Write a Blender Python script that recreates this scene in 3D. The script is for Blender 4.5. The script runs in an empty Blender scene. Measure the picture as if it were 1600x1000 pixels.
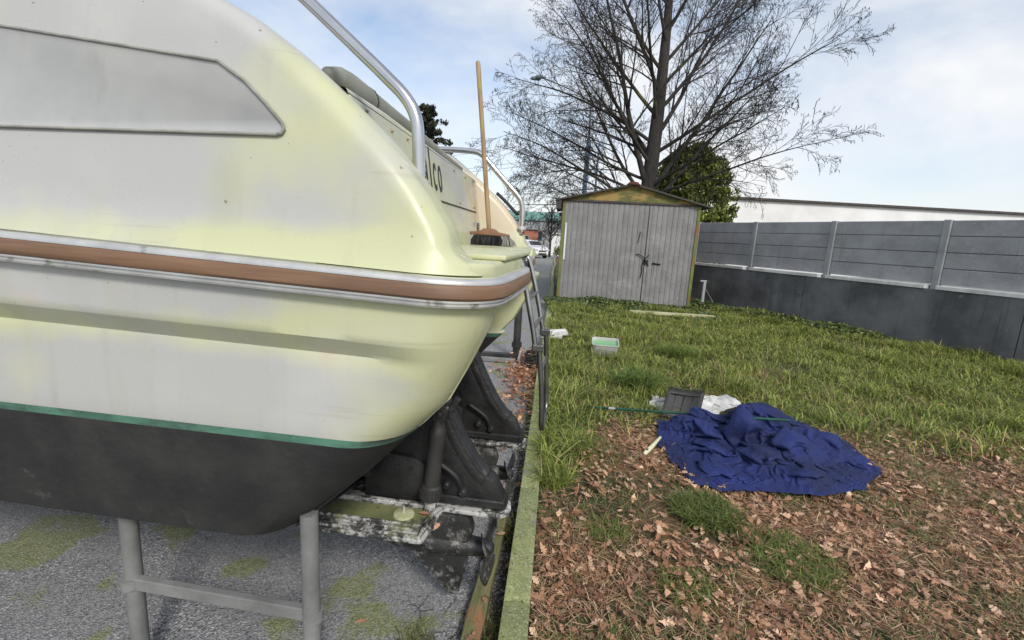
import bpy, bmesh, math, random
import numpy as np
from mathutils import Vector, Matrix, noise

random.seed(7)
RNG = np.random.default_rng(11)
scene = bpy.context.scene
COL = scene.collection
rad = math.radians

# ------------------------------------------------------------------ camera
def setup_camera():
    pitch, roll = rad(10.2), rad(3.2)
    F = Vector((0, math.cos(pitch), -math.sin(pitch)))
    R0 = Vector((1, 0, 0)); U0 = Vector((0, math.sin(pitch), math.cos(pitch)))
    R = R0*math.cos(roll) + U0*math.sin(roll)
    U = -R0*math.sin(roll) + U0*math.cos(roll)
    cd = bpy.data.cameras.new('camera')
    cd.sensor_fit = 'HORIZONTAL'; cd.sensor_width = 36.0; cd.lens = 722*36/1600
    cd.clip_start = 0.05; cd.clip_end = 1500
    co = bpy.data.objects.new('camera', cd); COL.objects.link(co)
    m = Matrix((( R.x, U.x, -F.x, 0), (R.y, U.y, -F.y, 0), (R.z, U.z, -F.z, 1.7), (0, 0, 0, 1)))
    co.matrix_world = m
    scene.camera = co
setup_camera()

# ------------------------------------------------------------------ sky, sun, exposure
SUN_EL, SUN_AZ = rad(40), rad(158)          # azimuth clockwise from +Y
def setup_world():
    w = bpy.data.worlds.new('World'); scene.world = w; w.use_nodes = True
    nt = w.node_tree; nt.nodes.clear(); N = nt.nodes.new; L = nt.links.new
    out = N('ShaderNodeOutputWorld'); bg = N('ShaderNodeBackground')
    sky = N('ShaderNodeTexSky'); sky.sky_type = 'NISHITA'; sky.sun_disc = False
    sky.sun_elevation = SUN_EL; sky.sun_rotation = SUN_AZ
    sky.air_density = 1.0; sky.dust_density = 1.5; sky.ozone_density = 1.0
    tc = N('ShaderNodeTexCoord')
    mp = N('ShaderNodeMapping'); mp.inputs['Scale'].default_value = (1.0, 1.0, 2.2)
    mp.inputs['Rotation'].default_value = (0.2, 0.1, 0.5)
    n1 = N('ShaderNodeTexNoise'); n1.inputs['Scale'].default_value = 1.7; n1.inputs['Detail'].default_value = 7
    n1.inputs['Roughness'].default_value = 0.56; n1.inputs['Distortion'].default_value = 0.2
    cr = N('ShaderNodeValToRGB')
    cr.color_ramp.elements[0].position = 0.40; cr.color_ramp.elements[0].color = (0.14, 0.14, 0.14, 1)
    cr.color_ramp.elements[1].position = 0.68; cr.color_ramp.elements[1].color = (.98, .98, .98, 1)
    # clouds thicken into an even veil towards the horizon, all the way round
    sx = N('ShaderNodeSeparateXYZ'); mr = N('ShaderNodeMapRange')
    mr.inputs['From Min'].default_value = 0.02; mr.inputs['From Max'].default_value = 0.24
    mr.inputs['To Min'].default_value = 1.0; mr.inputs['To Max'].default_value = 0.0
    mx = N('ShaderNodeMath'); mx.operation = 'MAXIMUM'
    cm = N('ShaderNodeMix'); cm.data_type = 'RGBA'
    cm.inputs['B'].default_value = (5.05, 5.13, 5.22, 1)
    L(tc.outputs['Generated'], mp.inputs['Vector']); L(mp.outputs['Vector'], n1.inputs['Vector'])
    L(n1.outputs['Fac'], cr.inputs['Fac'])
    L(tc.outputs['Generated'], sx.inputs['Vector']); L(sx.outputs['Z'], mr.inputs['Value'])
    L(cr.outputs['Color'], mx.inputs[0]); L(mr.outputs['Result'], mx.inputs[1])
    L(mx.outputs[0], cm.inputs['Factor']); L(sky.outputs['Color'], cm.inputs['A'])
    L(cm.outputs['Result'], bg.inputs['Color']); bg.inputs['Strength'].default_value = 0.11
    L(bg.outputs['Background'], out.inputs['Surface'])
    sd = bpy.data.lights.new('sun', 'SUN'); sd.energy = 1.5; sd.angle = rad(12); sd.color = (1.0, 0.96, 0.90)
    so = bpy.data.objects.new('sun', sd); COL.objects.link(so)
    d = Vector((math.sin(SUN_AZ)*math.cos(SUN_EL), math.cos(SUN_AZ)*math.cos(SUN_EL), math.sin(SUN_EL)))
    so.rotation_euler = d.to_track_quat('Z', 'Y').to_euler()
setup_world()
vs = scene.view_settings
vs.view_transform = 'Standard'; vs.look = 'None'; vs.gamma = 1.0; vs.exposure = 0.78; vs.use_curve_mapping = False

# ------------------------------------------------------------------ materials
def srgb(r, g, b):
    f = lambda c: (c/255/12.92 if c/255 <= .04045 else ((c/255+.055)/1.055)**2.4)
    return (f(r), f(g), f(b), 1)
def c4(c): return tuple(c) + (1,) if len(c) == 3 else tuple(c)
def mat(name, c1, c2=None, scale=4, rough=.6, metal=0, bump=0, bscale=60, bdist=.01, spots=(), stretch=(1, 1, 1), lo=.38, hi=.62,
        coat=0, attr=None, trans=0, spec=.5):
    """noise blend of two colours, then any number of spot layers (colour, scale, threshold, stretch)"""
    m = bpy.data.materials.new(name); m.use_nodes = True
    nt = m.node_tree; N = nt.nodes.new; L = nt.links.new
    b = nt.nodes['Principled BSDF']
    b.inputs['Roughness'].default_value = rough; b.inputs['Metallic'].default_value = metal
    b.inputs['Specular IOR Level'].default_value = spec
    if coat: b.inputs['Coat Weight'].default_value = coat; b.inputs['Coat Roughness'].default_value = .15
    tc = N('ShaderNodeTexCoord')
    def noi(sc, det, st=(1, 1, 1), off=0, rg=.6):
        mp = N('ShaderNodeMapping'); mp.inputs['Scale'].default_value = st; mp.inputs['Location'].default_value = (off, off*.7, off*.3)
        n = N('ShaderNodeTexNoise'); n.inputs['Scale'].default_value = sc; n.inputs['Detail'].default_value = det
        n.inputs['Roughness'].default_value = rg
        L(tc.outputs['Object'], mp.inputs['Vector']); L(mp.outputs['Vector'], n.inputs['Vector'])
        return n.outputs['Fac']
    def ramp(sock, a, z):
        r = N('ShaderNodeMapRange'); r.inputs['From Min'].default_value = a; r.inputs['From Max'].default_value = z
        L(sock, r.inputs['Value']); return r.outputs['Result']
    def mix(fac, a, bb):
        x = N('ShaderNodeMix'); x.data_type = 'RGBA'; L(fac, x.inputs['Factor'])
        for k, v in (('A', a), ('B', bb)):
            if isinstance(v, tuple): x.inputs[k].default_value = c4(v)
            else: L(v, x.inputs[k])
        return x.outputs['Result']
    col = c4(c1)
    if attr:
        at = N('ShaderNodeAttribute'); at.attribute_name = attr; col = at.outputs['Color']
    elif c2 is not None:
        col = mix(ramp(noi(scale, 6, stretch), lo, hi), c4(c1), c4(c2))
    for i, s in enumerate(spots):
        sc, sscale, th = s[:3]; st = s[3] if len(s) > 3 else (1, 1, 1); soft = s[4] if len(s) > 4 else .05; rg = s[5] if len(s) > 5 else .6
        col = mix(ramp(noi(sscale, 5 if rg < .7 else 10, st, 3.1*(i+1), rg), th, th+soft), col, c4(sc))
    if isinstance(col, tuple): b.inputs['Base Color'].default_value = col
    else: L(col, b.inputs['Base Color'])
    if bump:
        bn = N('ShaderNodeBump'); bn.inputs['Strength'].default_value = bump; bn.inputs['Distance'].default_value = bdist
        L(noi(bscale, 5, stretch, 9), bn.inputs['Height']); L(bn.outputs['Normal'], b.inputs['Normal'])
    if trans:
        t = N('ShaderNodeBsdfTranslucent'); ms = N('ShaderNodeMixShader'); ms.inputs['Fac'].default_value = trans
        if isinstance(col, tuple): t.inputs['Color'].default_value = col
        else: L(col, t.inputs['Color'])
        L(b.outputs[0], ms.inputs[1]); L(t.outputs[0], ms.inputs[2]); L(ms.outputs[0], nt.nodes['Material Output'].inputs['Surface'])
    return m

def gelcoat(name):
    """cream gelcoat: greyer and chalky forward, yellowed and algae tinted aft, with faint vertical runs and scuffs"""
    m = bpy.data.materials.new(name); m.use_nodes = True
    nt = m.node_tree; N = nt.nodes.new; L = nt.links.new
    b = nt.nodes['Principled BSDF']; b.inputs['Roughness'].default_value = .38; b.inputs['Specular IOR Level'].default_value = .4
    tc = N('ShaderNodeTexCoord'); sx = N('ShaderNodeSeparateXYZ'); L(tc.outputs['Object'], sx.inputs['Vector'])
    def noi(sc, det, st=(1, 1, 1)):
        mp = N('ShaderNodeMapping'); mp.inputs['Scale'].default_value = st
        n = N('ShaderNodeTexNoise'); n.inputs['Scale'].default_value = sc; n.inputs['Detail'].default_value = det
        L(tc.outputs['Object'], mp.inputs['Vector']); L(mp.outputs['Vector'], n.inputs['Vector']); return n.outputs['Fac']
    def mr(s, a, z, lo=0, hi=1):
        r = N('ShaderNodeMapRange'); r.inputs['From Min'].default_value = a; r.inputs['From Max'].default_value = z
        r.inputs['To Min'].default_value = lo; r.inputs['To Max'].default_value = hi; L(s, r.inputs['Value']); return r.outputs['Result']
    def mth(op, a, c):
        x = N('ShaderNodeMath'); x.operation = op
        for i, v in enumerate((a, c)):
            if isinstance(v, (int, float)): x.inputs[i].default_value = v
            else: L(v, x.inputs[i])
        return x.outputs[0]
    def mix(f, a, c):
        x = N('ShaderNodeMix'); x.data_type = 'RGBA'; L(f, x.inputs['Factor'])
        for k, v in (('A', a), ('B', c)):
            if isinstance(v, tuple): x.inputs[k].default_value = v
            else: L(v, x.inputs[k])
        return x.outputs['Result']
    aft = mth('ADD', mr(sx.outputs['X'], -.75, -.05, 0, 1), mr(noi(2.2, 5), .3, .7, -.45, .45))
    def band(c, hw):
        d = mth('ABSOLUTE', mth('SUBTRACT', sx.outputs['Z'], c), 0); return mr(d, hw*.3, hw, 1, 0)
    aft = mth('ADD', aft, mth('MULTIPLY', mth('MAXIMUM', band(1.63, .09), band(1.38, .10)), .55))
    f = mr(aft, .15, .75)
    col = mix(f, srgb(176, 176, 173), srgb(190, 192, 154))
    col = mix(mr(noi(5, 6, (1, 1, .35)), .58, .75, 0, .35), col, srgb(164, 168, 128))       # faint algae runs
    col = mix(mr(noi(16, 6, (1, 1, .06)), .60, .74, 0, .16), col, srgb(140, 138, 116))      # thin run-down grime streaks
    col = mix(mr(noi(30, 4, (.05, .05, 1.2)), .66, .70, 0, .22), col, srgb(150, 146, 132))   # fine fore-and-aft scratches
    col = mix(mr(noi(1.6, 9), .52, .66, 0, .35), col, srgb(204, 204, 198))                   # chalky bloom
    col = mix(mr(noi(3.2, 4), .66, .74, 0, .45), col, srgb(196, 168, 146))                   # pinkish rub marks
    col = mix(mr(noi(46, 2, (1, 1, 1)), .76, .77, 0, .75), col, srgb(112, 100, 78))  # scattered specks of dirt
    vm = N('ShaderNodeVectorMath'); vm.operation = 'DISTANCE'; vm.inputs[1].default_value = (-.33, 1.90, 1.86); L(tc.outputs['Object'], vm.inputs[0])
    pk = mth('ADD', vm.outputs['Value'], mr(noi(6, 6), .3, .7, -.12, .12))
    col = mix(mr(pk, .18, .28, .5, 0), col, srgb(196, 168, 146))                            # pinkish-beige patch coloured in on the inner quarter           
    L(col, b.inputs['Base Color'])
    L(mr(noi(9, 5), .3, .7, .2, .45), b.inputs['Roughness'])
    bn = N('ShaderNodeBump'); bn.inputs['Strength'].default_value = .12; bn.inputs['Distance'].default_value = .01
    L(noi(7, 3), bn.inputs['Height']); L(bn.outputs['Normal'], b.inputs['Normal'])
    return m

M = {}
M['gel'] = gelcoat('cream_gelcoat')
M['antifoul'] = mat('black_antifouling', (.015, .015, .015), (.032, .031, .029), 5, .75, bump=.4, bscale=40, spots=[((.075, .072, .065), 6, .60, (1, 1, 1), .1, .8)])
M['boot'] = mat('green_boot_stripe', srgb(88, 132, 112), srgb(66, 104, 88), 5, .6, spots=[((.04, .044, .04), 3.5, .45, (1.4, 1, 4), .2, .7), (srgb(150, 178, 160), 14, .66)])
M['wood'] = mat('varnished_wood_strip', srgb(128, 98, 74), srgb(104, 78, 58), 3, .55, stretch=(.6, .6, 14), bump=.1, bscale=30)
M['alu'] = mat('aged_aluminium', (.60, .60, .58), (.48, .48, .47), 8, .5, metal=.55, bump=.05, spots=[((.32, .32, .28), 12, .62)])
M['steel'] = mat('stainless_tube', (.62, .62, .61), (.5, .5, .5), 6, .16, metal=1.0, spots=[((.35, .34, .31), 20, .68)])
M['dullsteel'] = mat('dull_ladder_tube', (.22, .22, .215), (.13, .13, .125), 9, .34, metal=.85, spots=[((.3, .28, .22), 22, .66)])
M['laddertube'] = mat('worn_ladder_tube', (.50, .50, .49), (.34, .34, .33), 9, .22, metal=.95)
M['acrylic'] = mat('clouded_acrylic', srgb(164, 165, 164), srgb(176, 176, 172), 4, .22, spots=[(srgb(150, 150, 144), 7, .6, (1, 1, .3), .2)])
M['seal'] = mat('grey_rubber_seal', srgb(120, 120, 114), srgb(150, 150, 142), 9, .6)
M['vinyl'] = mat('grey_vinyl', srgb(142, 143, 132), srgb(120, 122, 108), 5, .55, bump=.1)
M['letter'] = mat('black_letter_film', (.018, .018, .02), rough=.4)
M['drive'] = mat('black_drive_paint', (.012, .012, .013), (.026, .026, .026), 7, .45, bump=.4, bscale=30, spots=[((.075, .072, .066), 5, .60, (1, 1, 1), .12, .8), ((.33, .32, .30), 9, .63, (1, 1, 1), .03, .90)])
M['plate'] = mat('drive_plate', (.02, .02, .02), (.04, .04, .038), 7, .55, bump=.4, bscale=40, spots=[(srgb(120, 122, 92), 5, .55, (1, 1, 1), .08, .75), ((.42, .42, .40), 7, .475, (1, 1, 1), .05, .85), ((.62, .62, .59), 9, .56, (1, 1, 1), .04, .85)])
M['casemottled'] = mat('mottled_casing', (.015, .015, .015), (.035, .035, .034), 6, .5, bump=.5, bscale=30, spots=[((.20, .195, .185), 8, .52, (1, 1, 1), .08, .85), ((.42, .41, .39), 10, .64, (1, 1, 1), .04, .88)])
M['platealgae'] = mat('drive_plate_algae', srgb(120, 124, 84), srgb(92, 98, 68), 7, .6, spots=[((.08, .08, .07), 11, .56), (srgb(150, 150, 128), 40, .64)])
M['anode'] = mat('pale_anode', srgb(190, 190, 160), srgb(158, 162, 116), 14, .7, bump=.4, bscale=50)
M['ram'] = mat('black_ram', (.018, .018, .018), (.038, .037, .035), 8, .5, bump=.2, spots=[((.16, .16, .15), 30, .68), (srgb(60, 130, 104), 9, .74)])
M['gravel'] = None
M['concrete'] = mat('mossy_kerb_concrete', srgb(146, 152, 98), srgb(128, 134, 90), 5, .9, bump=.8, bscale=120, bdist=.006, spots=[(srgb(168, 172, 138), 95, .53, (1, 1, 1), .08), ((.06, .06, .05), 80, .58, (1, 1, 1), .08), (srgb(126, 126, 114), 3, .52, (1, 1, 1), .14, .75), ((.09, .09, .07), 60, .70)])
M['timber'] = mat('weathered_timber', srgb(124, 120, 82), srgb(98, 100, 64), 5, .85, stretch=(9, .7, 9), bump=.6, bscale=14, spots=[(srgb(150, 108, 78), 2.6, .53, (3, 1, 3), .1), ((.04, .035, .03), 9, .66, (9, .4, 9))])
M['galv'] = mat('galvanised_sheet', srgb(132, 131, 131), srgb(116, 115, 115), 2.5, .62, metal=.0, bump=.06, bscale=30, spots=[(srgb(160, 159, 158), 36, .60), (srgb(152, 151, 150), 1.2, .58, (1, 1, 1.8), .15), (srgb(96, 94, 92), 2.2, .60, (5, 5, .35), .12), (srgb(122, 98, 78), 3, .70, (4, 4, .5), .08)])
M['shedpaint'] = mat('olive_paint_rusting', srgb(104, 102, 50), srgb(82, 84, 42), 3, .7, spots=[(srgb(148, 122, 66), 1.5, .47, (1, 1, 2), .08), (srgb(128, 72, 40), 3.2, .66)])
M['shedpost'] = mat('rusty_green_post', srgb(86, 100, 50), srgb(110, 116, 58), 2, .7, spots=[(srgb(134, 72, 42), 1.3, .55, (1, 1, 1), .1)])
M['roof'] = mat('dark_roof_sheet', (.030, .028, .027), (.06, .05, .045), 5, .7, spots=[((.12, .055, .035), 4, .62)])
M['rust'] = mat('rust_red', srgb(98, 48, 40), srgb(66, 38, 34), 9, .85)
M['chain'] = mat('dark_chain', (.012, .012, .012), rough=.5, metal=.3)
M['white'] = mat('white_paint', srgb(214, 214, 210), srgb(196, 196, 190), 4, .6)
M['precast'] = mat('precast_panel', srgb(158, 159, 161), srgb(140, 141, 143), 2, .9, bump=.4, bscale=50, spots=[(srgb(170, 171, 172), 24, .62), (srgb(120, 120, 118), 1.8, .58, (4, 4, .4), .2, .7), (srgb(150, 152, 130), 6, .66, (1, 1, 1), .06, .8)])
M['walllow'] = mat('dark_stained_concrete', srgb(112, 113, 115), srgb(80, 81, 82), 1.2, .92, bump=.5, bscale=40, spots=[(srgb(66, 67, 67), 1.6, .54, (5, 5, .35), .22, .7), (srgb(132, 133, 134), 4, .62, (1, 1, 1), .1, .75), (srgb(96, 100, 82), 1.2, .60, (1, 1, 2), .12, .75)])
M['coping'] = mat('pale_coping', srgb(222, 222, 220), srgb(190, 190, 186), 3, .8)
M['bark'] = mat('tree_bark', srgb(66, 62, 58), srgb(44, 42, 40), 6, .95, stretch=(5, 5, .6), bump=.8, bscale=10, bdist=.03, spots=[(srgb(92, 96, 52), 1.1, .62, (1, 1, .6), .12)])
M['twig'] = mat('branch_bark', srgb(62, 58, 52), srgb(40, 38, 35), 2, .95, spots=[(srgb(88, 90, 50), .8, .62)])
M['catkin'] = mat('dark_seed_tassel', srgb(58, 50, 42), srgb(38, 34, 30), 8, .9)
M['thuja'] = mat('thuja_leaf', (.03, .045, .008), attr='col', rough=.7, trans=.15)
M['pine'] = mat('pine_needles', (.02, .028, .014), attr='col', rough=.8)
M['grass'] = mat('grass_blade', (.06, .1, .02), attr='col', rough=.55, trans=.25, spec=.3)
M['leaf'] = mat('dead_leaf', (.2, .12, .07), attr='col', rough=.8, trans=.12, spec=.2)
M['straw'] = mat('dead_grass', (.2, .12, .07), attr='col', rough=.85, spec=.2)
M['ivy'] = mat('ivy_leaf', (.04, .06, .02), attr='col', rough=.5, trans=.15)
M['blue'] = mat('navy_canvas', srgb(24, 40, 98), srgb(15, 26, 68), 3, .8, bump=.6, bscale=11, bdist=.03, spots=[(srgb(42, 62, 124), 5, .60, (1, 1, 1), .12, .75), (srgb(30, 32, 80), 1.6, .58, (1, 1, 1), .1), (srgb(110, 108, 112), 9, .70, (1, 1, 1), .05, .8)])
M['plasticwhite'] = mat('white_plastic_sheet', srgb(206, 206, 202), srgb(170, 170, 166), 9, .5, bump=.3, spots=[(srgb(96, 90, 84), 12, .70)])
M['boardwhite'] = mat('white_board', srgb(222, 221, 216), srgb(200, 199, 192), 6, .6, spots=[((.03, .03, .03), 26, .72, (.4, 1.5, 1))])
M['tub'] = mat('translucent_tub', srgb(222, 222, 218), srgb(200, 200, 196), 5, .35, trans=.35, spots=[(srgb(130, 128, 112), 12, .68)])
M['tubwater'] = mat('green_tub_lining', srgb(128, 178, 132), srgb(112, 160, 112), 4, .3)
M['shovel'] = mat('black_plastic', (.022, .022, .022), (.04, .04, .038), 6, .55, bump=.2, spots=[((.10, .09, .07), 10, .64)])
M['cream_handle'] = mat('cream_handle', srgb(212, 212, 182), srgb(186, 186, 150), 9, .5)
M['greenpole'] = mat('green_pole', srgb(28, 84, 64), srgb(20, 62, 48), 12, .4)
M['rubber'] = mat('black_rubber', (.015, .015, .015), rough=.6)
M['broomwood'] = mat('broom_handle_wood', srgb(164, 138, 104), srgb(134, 110, 80), 5, .65, stretch=(8, 8, .8), spots=[(srgb(150, 140, 70), 4, .6)])
M['broomblock'] = mat('broom_block', srgb(132, 96, 70), srgb(106, 76, 56), 8, .6)
M['bristle'] = mat('broom_bristle', (.03, .03, .03), attr='col', rough=.7)
M['greysteel'] = mat('grey_stand_paint', srgb(126, 127, 125), srgb(102, 103, 101), 4, .7, bump=.3, spots=[(srgb(120, 122, 76), 4, .62, (1, 1, 1), .08, .75), (srgb(96, 70, 52), 6, .62, (1, 1, .5), .05, .8), (srgb(160, 160, 156), 9, .66, (1, 1, 1), .04, .8)])
M['blackpost'] = mat('black_stand_paint', (.018, .018, .018), (.04, .04, .038), 5, .6)
M['polegrey'] = mat('lamp_pole', srgb(120, 128, 136), srgb(104, 112, 120), 2, .5, metal=.2)
M['poleblue'] = mat('blue_pole', srgb(74, 116, 158), srgb(90, 124, 156), 1, .5)
M['cable'] = mat('cable', (.12, .12, .12), rough=.7)
M['carwhite'] = mat('white_car_paint', (.70, .70, .71), rough=.25, coat=.6)
M['carsilver'] = mat('silver_car_paint', (.42, .42, .43), rough=.3, metal=.5, coat=.5)
M['carglass'] = mat('dark_car_glass', (.03, .035, .04), rough=.06)
M['carblack'] = mat('car_black_trim', (.02, .02, .02), rough=.5)
M['lamp'] = mat('car_headlamp', (.55, .57, .6), rough=.12, metal=.3)
M['tyre'] = mat('tyre', (.02, .02, .02), rough=.85)
M['bldwhite'] = mat('white_render', srgb(226, 226, 224), srgb(212, 212, 210), .4, .85)
M['bldgrey'] = mat('grey_render', srgb(150, 152, 154), srgb(134, 136, 138), .6, .85)
M['teal'] = mat('teal_roof', srgb(120, 168, 160), srgb(104, 150, 144), .8, .6)
M['orange'] = mat('orange_wall', srgb(166, 106, 84), srgb(140, 88, 70), .8, .8)
M['glass'] = mat('window_glass', (.04, .05, .06), rough=.08)
M['vent'] = mat('dark_vent', (.03, .03, .028), rough=.6)
M['brass'] = mat('aged_fastener', srgb(150, 128, 106), srgb(110, 102, 88), 30, .5, metal=.3)

def ground_mat():
    m = bpy.data.materials.new('worn_asphalt'); m.use_nodes = True
    nt = m.node_tree; N = nt.nodes.new; L = nt.links.new; b = nt.nodes['Principled BSDF']
    tc = N('ShaderNodeTexCoord')
    def noi(sc, det=5, kind='n', off=(0, 0, 0)):
        mp = N('ShaderNodeMapping'); mp.inputs['Location'].default_value = off
        n = N('ShaderNodeTexNoise' if kind == 'n' else 'ShaderNodeTexVoronoi'); n.inputs['Scale'].default_value = sc
        if kind == 'n': n.inputs['Detail'].default_value = det
        L(tc.outputs['Object'], mp.inputs['Vector']); L(mp.outputs['Vector'], n.inputs['Vector'])
        return n.outputs['Fac' if kind == 'n' else ('Color' if kind == 'c' else 'Distance')]
    def mr(s, a, z, lo=0, hi=1):
        r = N('ShaderNodeMapRange'); r.inputs['From Min'].default_value = a; r.inputs['From Max'].default_value = z
        r.inputs['To Min'].default_value = lo; r.inputs['To Max'].default_value = hi; L(s, r.inputs['Value']); return r.outputs['Result']
    def mix(f, a, c):
        x = N('ShaderNodeMix'); x.data_type = 'RGBA'; L(f, x.inputs['Factor'])
        for k, v in (('A', a), ('B', c)):
            if isinstance(v, tuple): x.inputs[k].default_value = v
            else: L(v, x.inputs[k])
        return x.outputs['Result']
    stones = N('ShaderNodeSeparateColor'); L(noi(130, kind='c'), stones.inputs['Color'])
    col = mix(mr(stones.outputs[0], 0, 1), srgb(78, 78, 80), srgb(154, 154, 156))
    col = mix(mr(stones.outputs[1], .86, .95), col, srgb(190, 190, 188))
    col = mix(mr(noi(1.3), .4, .62), col, mix(mr(stones.outputs[2], 0, 1), srgb(92, 92, 94), srgb(158, 158, 158)))
    moss = mix(mr(stones.outputs[0], 0, 1), srgb(96, 102, 68), srgb(144, 148, 110))
    mask = N('ShaderNodeMath'); mask.operation = 'MULTIPLY'
    L(mr(noi(2.4, 8, off=(2.1, 3.3, 0)), .54, .59), mask.inputs[0])
    L(mr(noi(30, 4), .3, .5, .55, 1), mask.inputs[1])
    col = mix(mask.outputs[0], col, moss)
    L(col, b.inputs['Base Color']); b.inputs['Roughness'].default_value = .9
    bn = N('ShaderNodeBump'); bn.inputs['Strength'].default_value = .8; bn.inputs['Distance'].default_value = .006
    L(noi(130, kind='v'), bn.inputs['Height']); L(bn.outputs['Normal'], b.inputs['Normal'])
    return m
M['asphalt'] = ground_mat()
M['soil'] = mat('lawn_soil', srgb(86, 80, 50), srgb(62, 66, 36), 3, .95, bump=.8, bscale=60, bdist=.02, spots=[(srgb(120, 92, 64), 1.3, .50, (1, 1, 1), .12), (srgb(50, 52, 30), 26, .58)])

# ------------------------------------------------------------------ mesh helpers
def tag(o, label=None, cat=None, group=None, kind=None):
    if label: o['label'] = label
    if cat: o['category'] = cat
    if group: o['group'] = group
    if kind: o['kind'] = kind
    return o
def empty(name, loc=(0, 0, 0), rz=0):
    o = bpy.data.objects.new(name, None); COL.objects.link(o); o.location = loc; o.rotation_euler = (0, 0, rz)
    o.empty_display_size = .1; return o
def link(name, me, m=None, parent=None, smooth=False, auto=None):
    if m is not None: me.materials.append(m)
    if smooth:
        me.polygons.foreach_set('use_smooth', [True]*len(me.polygons))
        if auto: me.set_sharp_from_angle(angle=rad(auto))
    o = bpy.data.objects.new(name, me); COL.objects.link(o)
    if parent is not None: o.parent = parent
    return o
class MB:
    def __init__(s): s.v = []; s.f = []
    def add(s, v, f):
        k = len(s.v); s.v += [tuple(p) for p in v]; s.f += [tuple(i+k for i in q) for q in f]; return s
    def box(s, c, d, rot=None):
        x, y, z = d[0]/2, d[1]/2, d[2]/2
        vs_ = [Vector((a*x, b*y, e*z)) for e in (-1, 1) for b in (-1, 1) for a in (-1, 1)]
        if rot is not None: vs_ = [rot @ p for p in vs_]
        vs_ = [p+Vector(c) for p in vs_]
        return s.add(vs_, [(0, 2, 3, 1), (4, 5, 7, 6), (0, 1, 5, 4), (2, 6, 7, 3), (0, 4, 6, 2), (1, 3, 7, 5)])
    def tube(s, pts, r, n=10, caps=True):
        pts = [Vector(p) for p in pts]; rs = r if isinstance(r, (list, tuple)) else [r]*len(pts)
        vs_ = []; up = None
        for i, p in enumerate(pts):
            t = (pts[min(i+1, len(pts)-1)]-pts[max(i-1, 0)]); t = t.normalized() if t.length > 1e-9 else Vector((0, 0, 1))
            if up is None: up = t.orthogonal().normalized()
            up = (up - t*up.dot(t)); up = up.normalized() if up.length > 1e-6 else t.orthogonal().normalized()
            w = t.cross(up)
            for k in range(n):
                a = 2*math.pi*k/n; vs_.append(p+(up*math.cos(a)+w*math.sin(a))*rs[i])
        fs = [(i*n+k, i*n+(k+1) % n, (i+1)*n+(k+1) % n, (i+1)*n+k) for i in range(len(pts)-1) for k in range(n)]
        if caps: fs += [tuple(range(n-1, -1, -1)), tuple((len(pts)-1)*n+k for k in range(n))]
        return s.add(vs_, fs)
    def prism(s, poly, h0, h1, ax=2):
        """extrude a 2D polygon along axis ax (0,1,2); poly gives the other two axes in order"""
        def P(a, b, h):
            return (h, a, b) if ax == 0 else ((a, h, b) if ax == 1 else (a, b, h))
        n = len(poly); v = [P(a, b, h0) for a, b in poly]+[P(a, b, h1) for a, b in poly]
        f = [tuple(range(n-1, -1, -1)), tuple(range(n, 2*n))]+[(i, (i+1) % n, n+(i+1) % n, n+i) for i in range(n)]
        return s.add(v, f)
    def grid(s, rows, closed=False):
        nr, nc = len(rows), len(rows[0]); v = [p for r in rows for p in r]
        f = [(i*nc+j, i*nc+(j+1) % nc, (i+1)*nc+(j+1) % nc, (i+1)*nc+j) for i in range(nr-1) for j in range(nc if closed else nc-1)]
        return s.add(v, f)
    def mesh(s, name, bevel=0, seg=2, norm=True):
        me = bpy.data.meshes.new(name); me.from_pydata(s.v, [], s.f)
        if bevel or norm:
            bm = bmesh.new(); bm.from_mesh(me)
            if bevel:
                ed = [e for e in bm.edges if len(e.link_faces) == 2 and e.calc_face_angle(0) > .6]
                bmesh.ops.bevel(bm, geom=ed, offset=bevel, segments=seg, affect='EDGES', profile=.5, clamp_overlap=True)
            if norm: bmesh.ops.recalc_face_normals(bm, faces=bm.faces)
            bm.to_mesh(me); bm.free()
        me.update(); return me
    def build(s, name, m, parent=None, bevel=0, seg=2, smooth=False, auto=None, norm=True):
        return link(name, s.mesh(name, bevel, seg, norm), m, parent, smooth, auto)

def smooth_curve(pts, n=6):
    """Catmull-Rom through the points"""
    P = [Vector(p) for p in pts]; out = []
    for i in range(len(P)-1):
        p0, p1, p2, p3 = P[max(i-1, 0)], P[i], P[i+1], P[min(i+2, len(P)-1)]
        for k in range(n):
            t = k/n
            out.append(.5*((2*p1)+(p2-p0)*t+(2*p0-5*p1+4*p2-p3)*t*t+(3*p1-p0-3*p2+p3)*t**3))
    out.append(P[-1]); return out
def interp(x, xs, ys): return float(np.interp(x, xs, ys))

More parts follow.
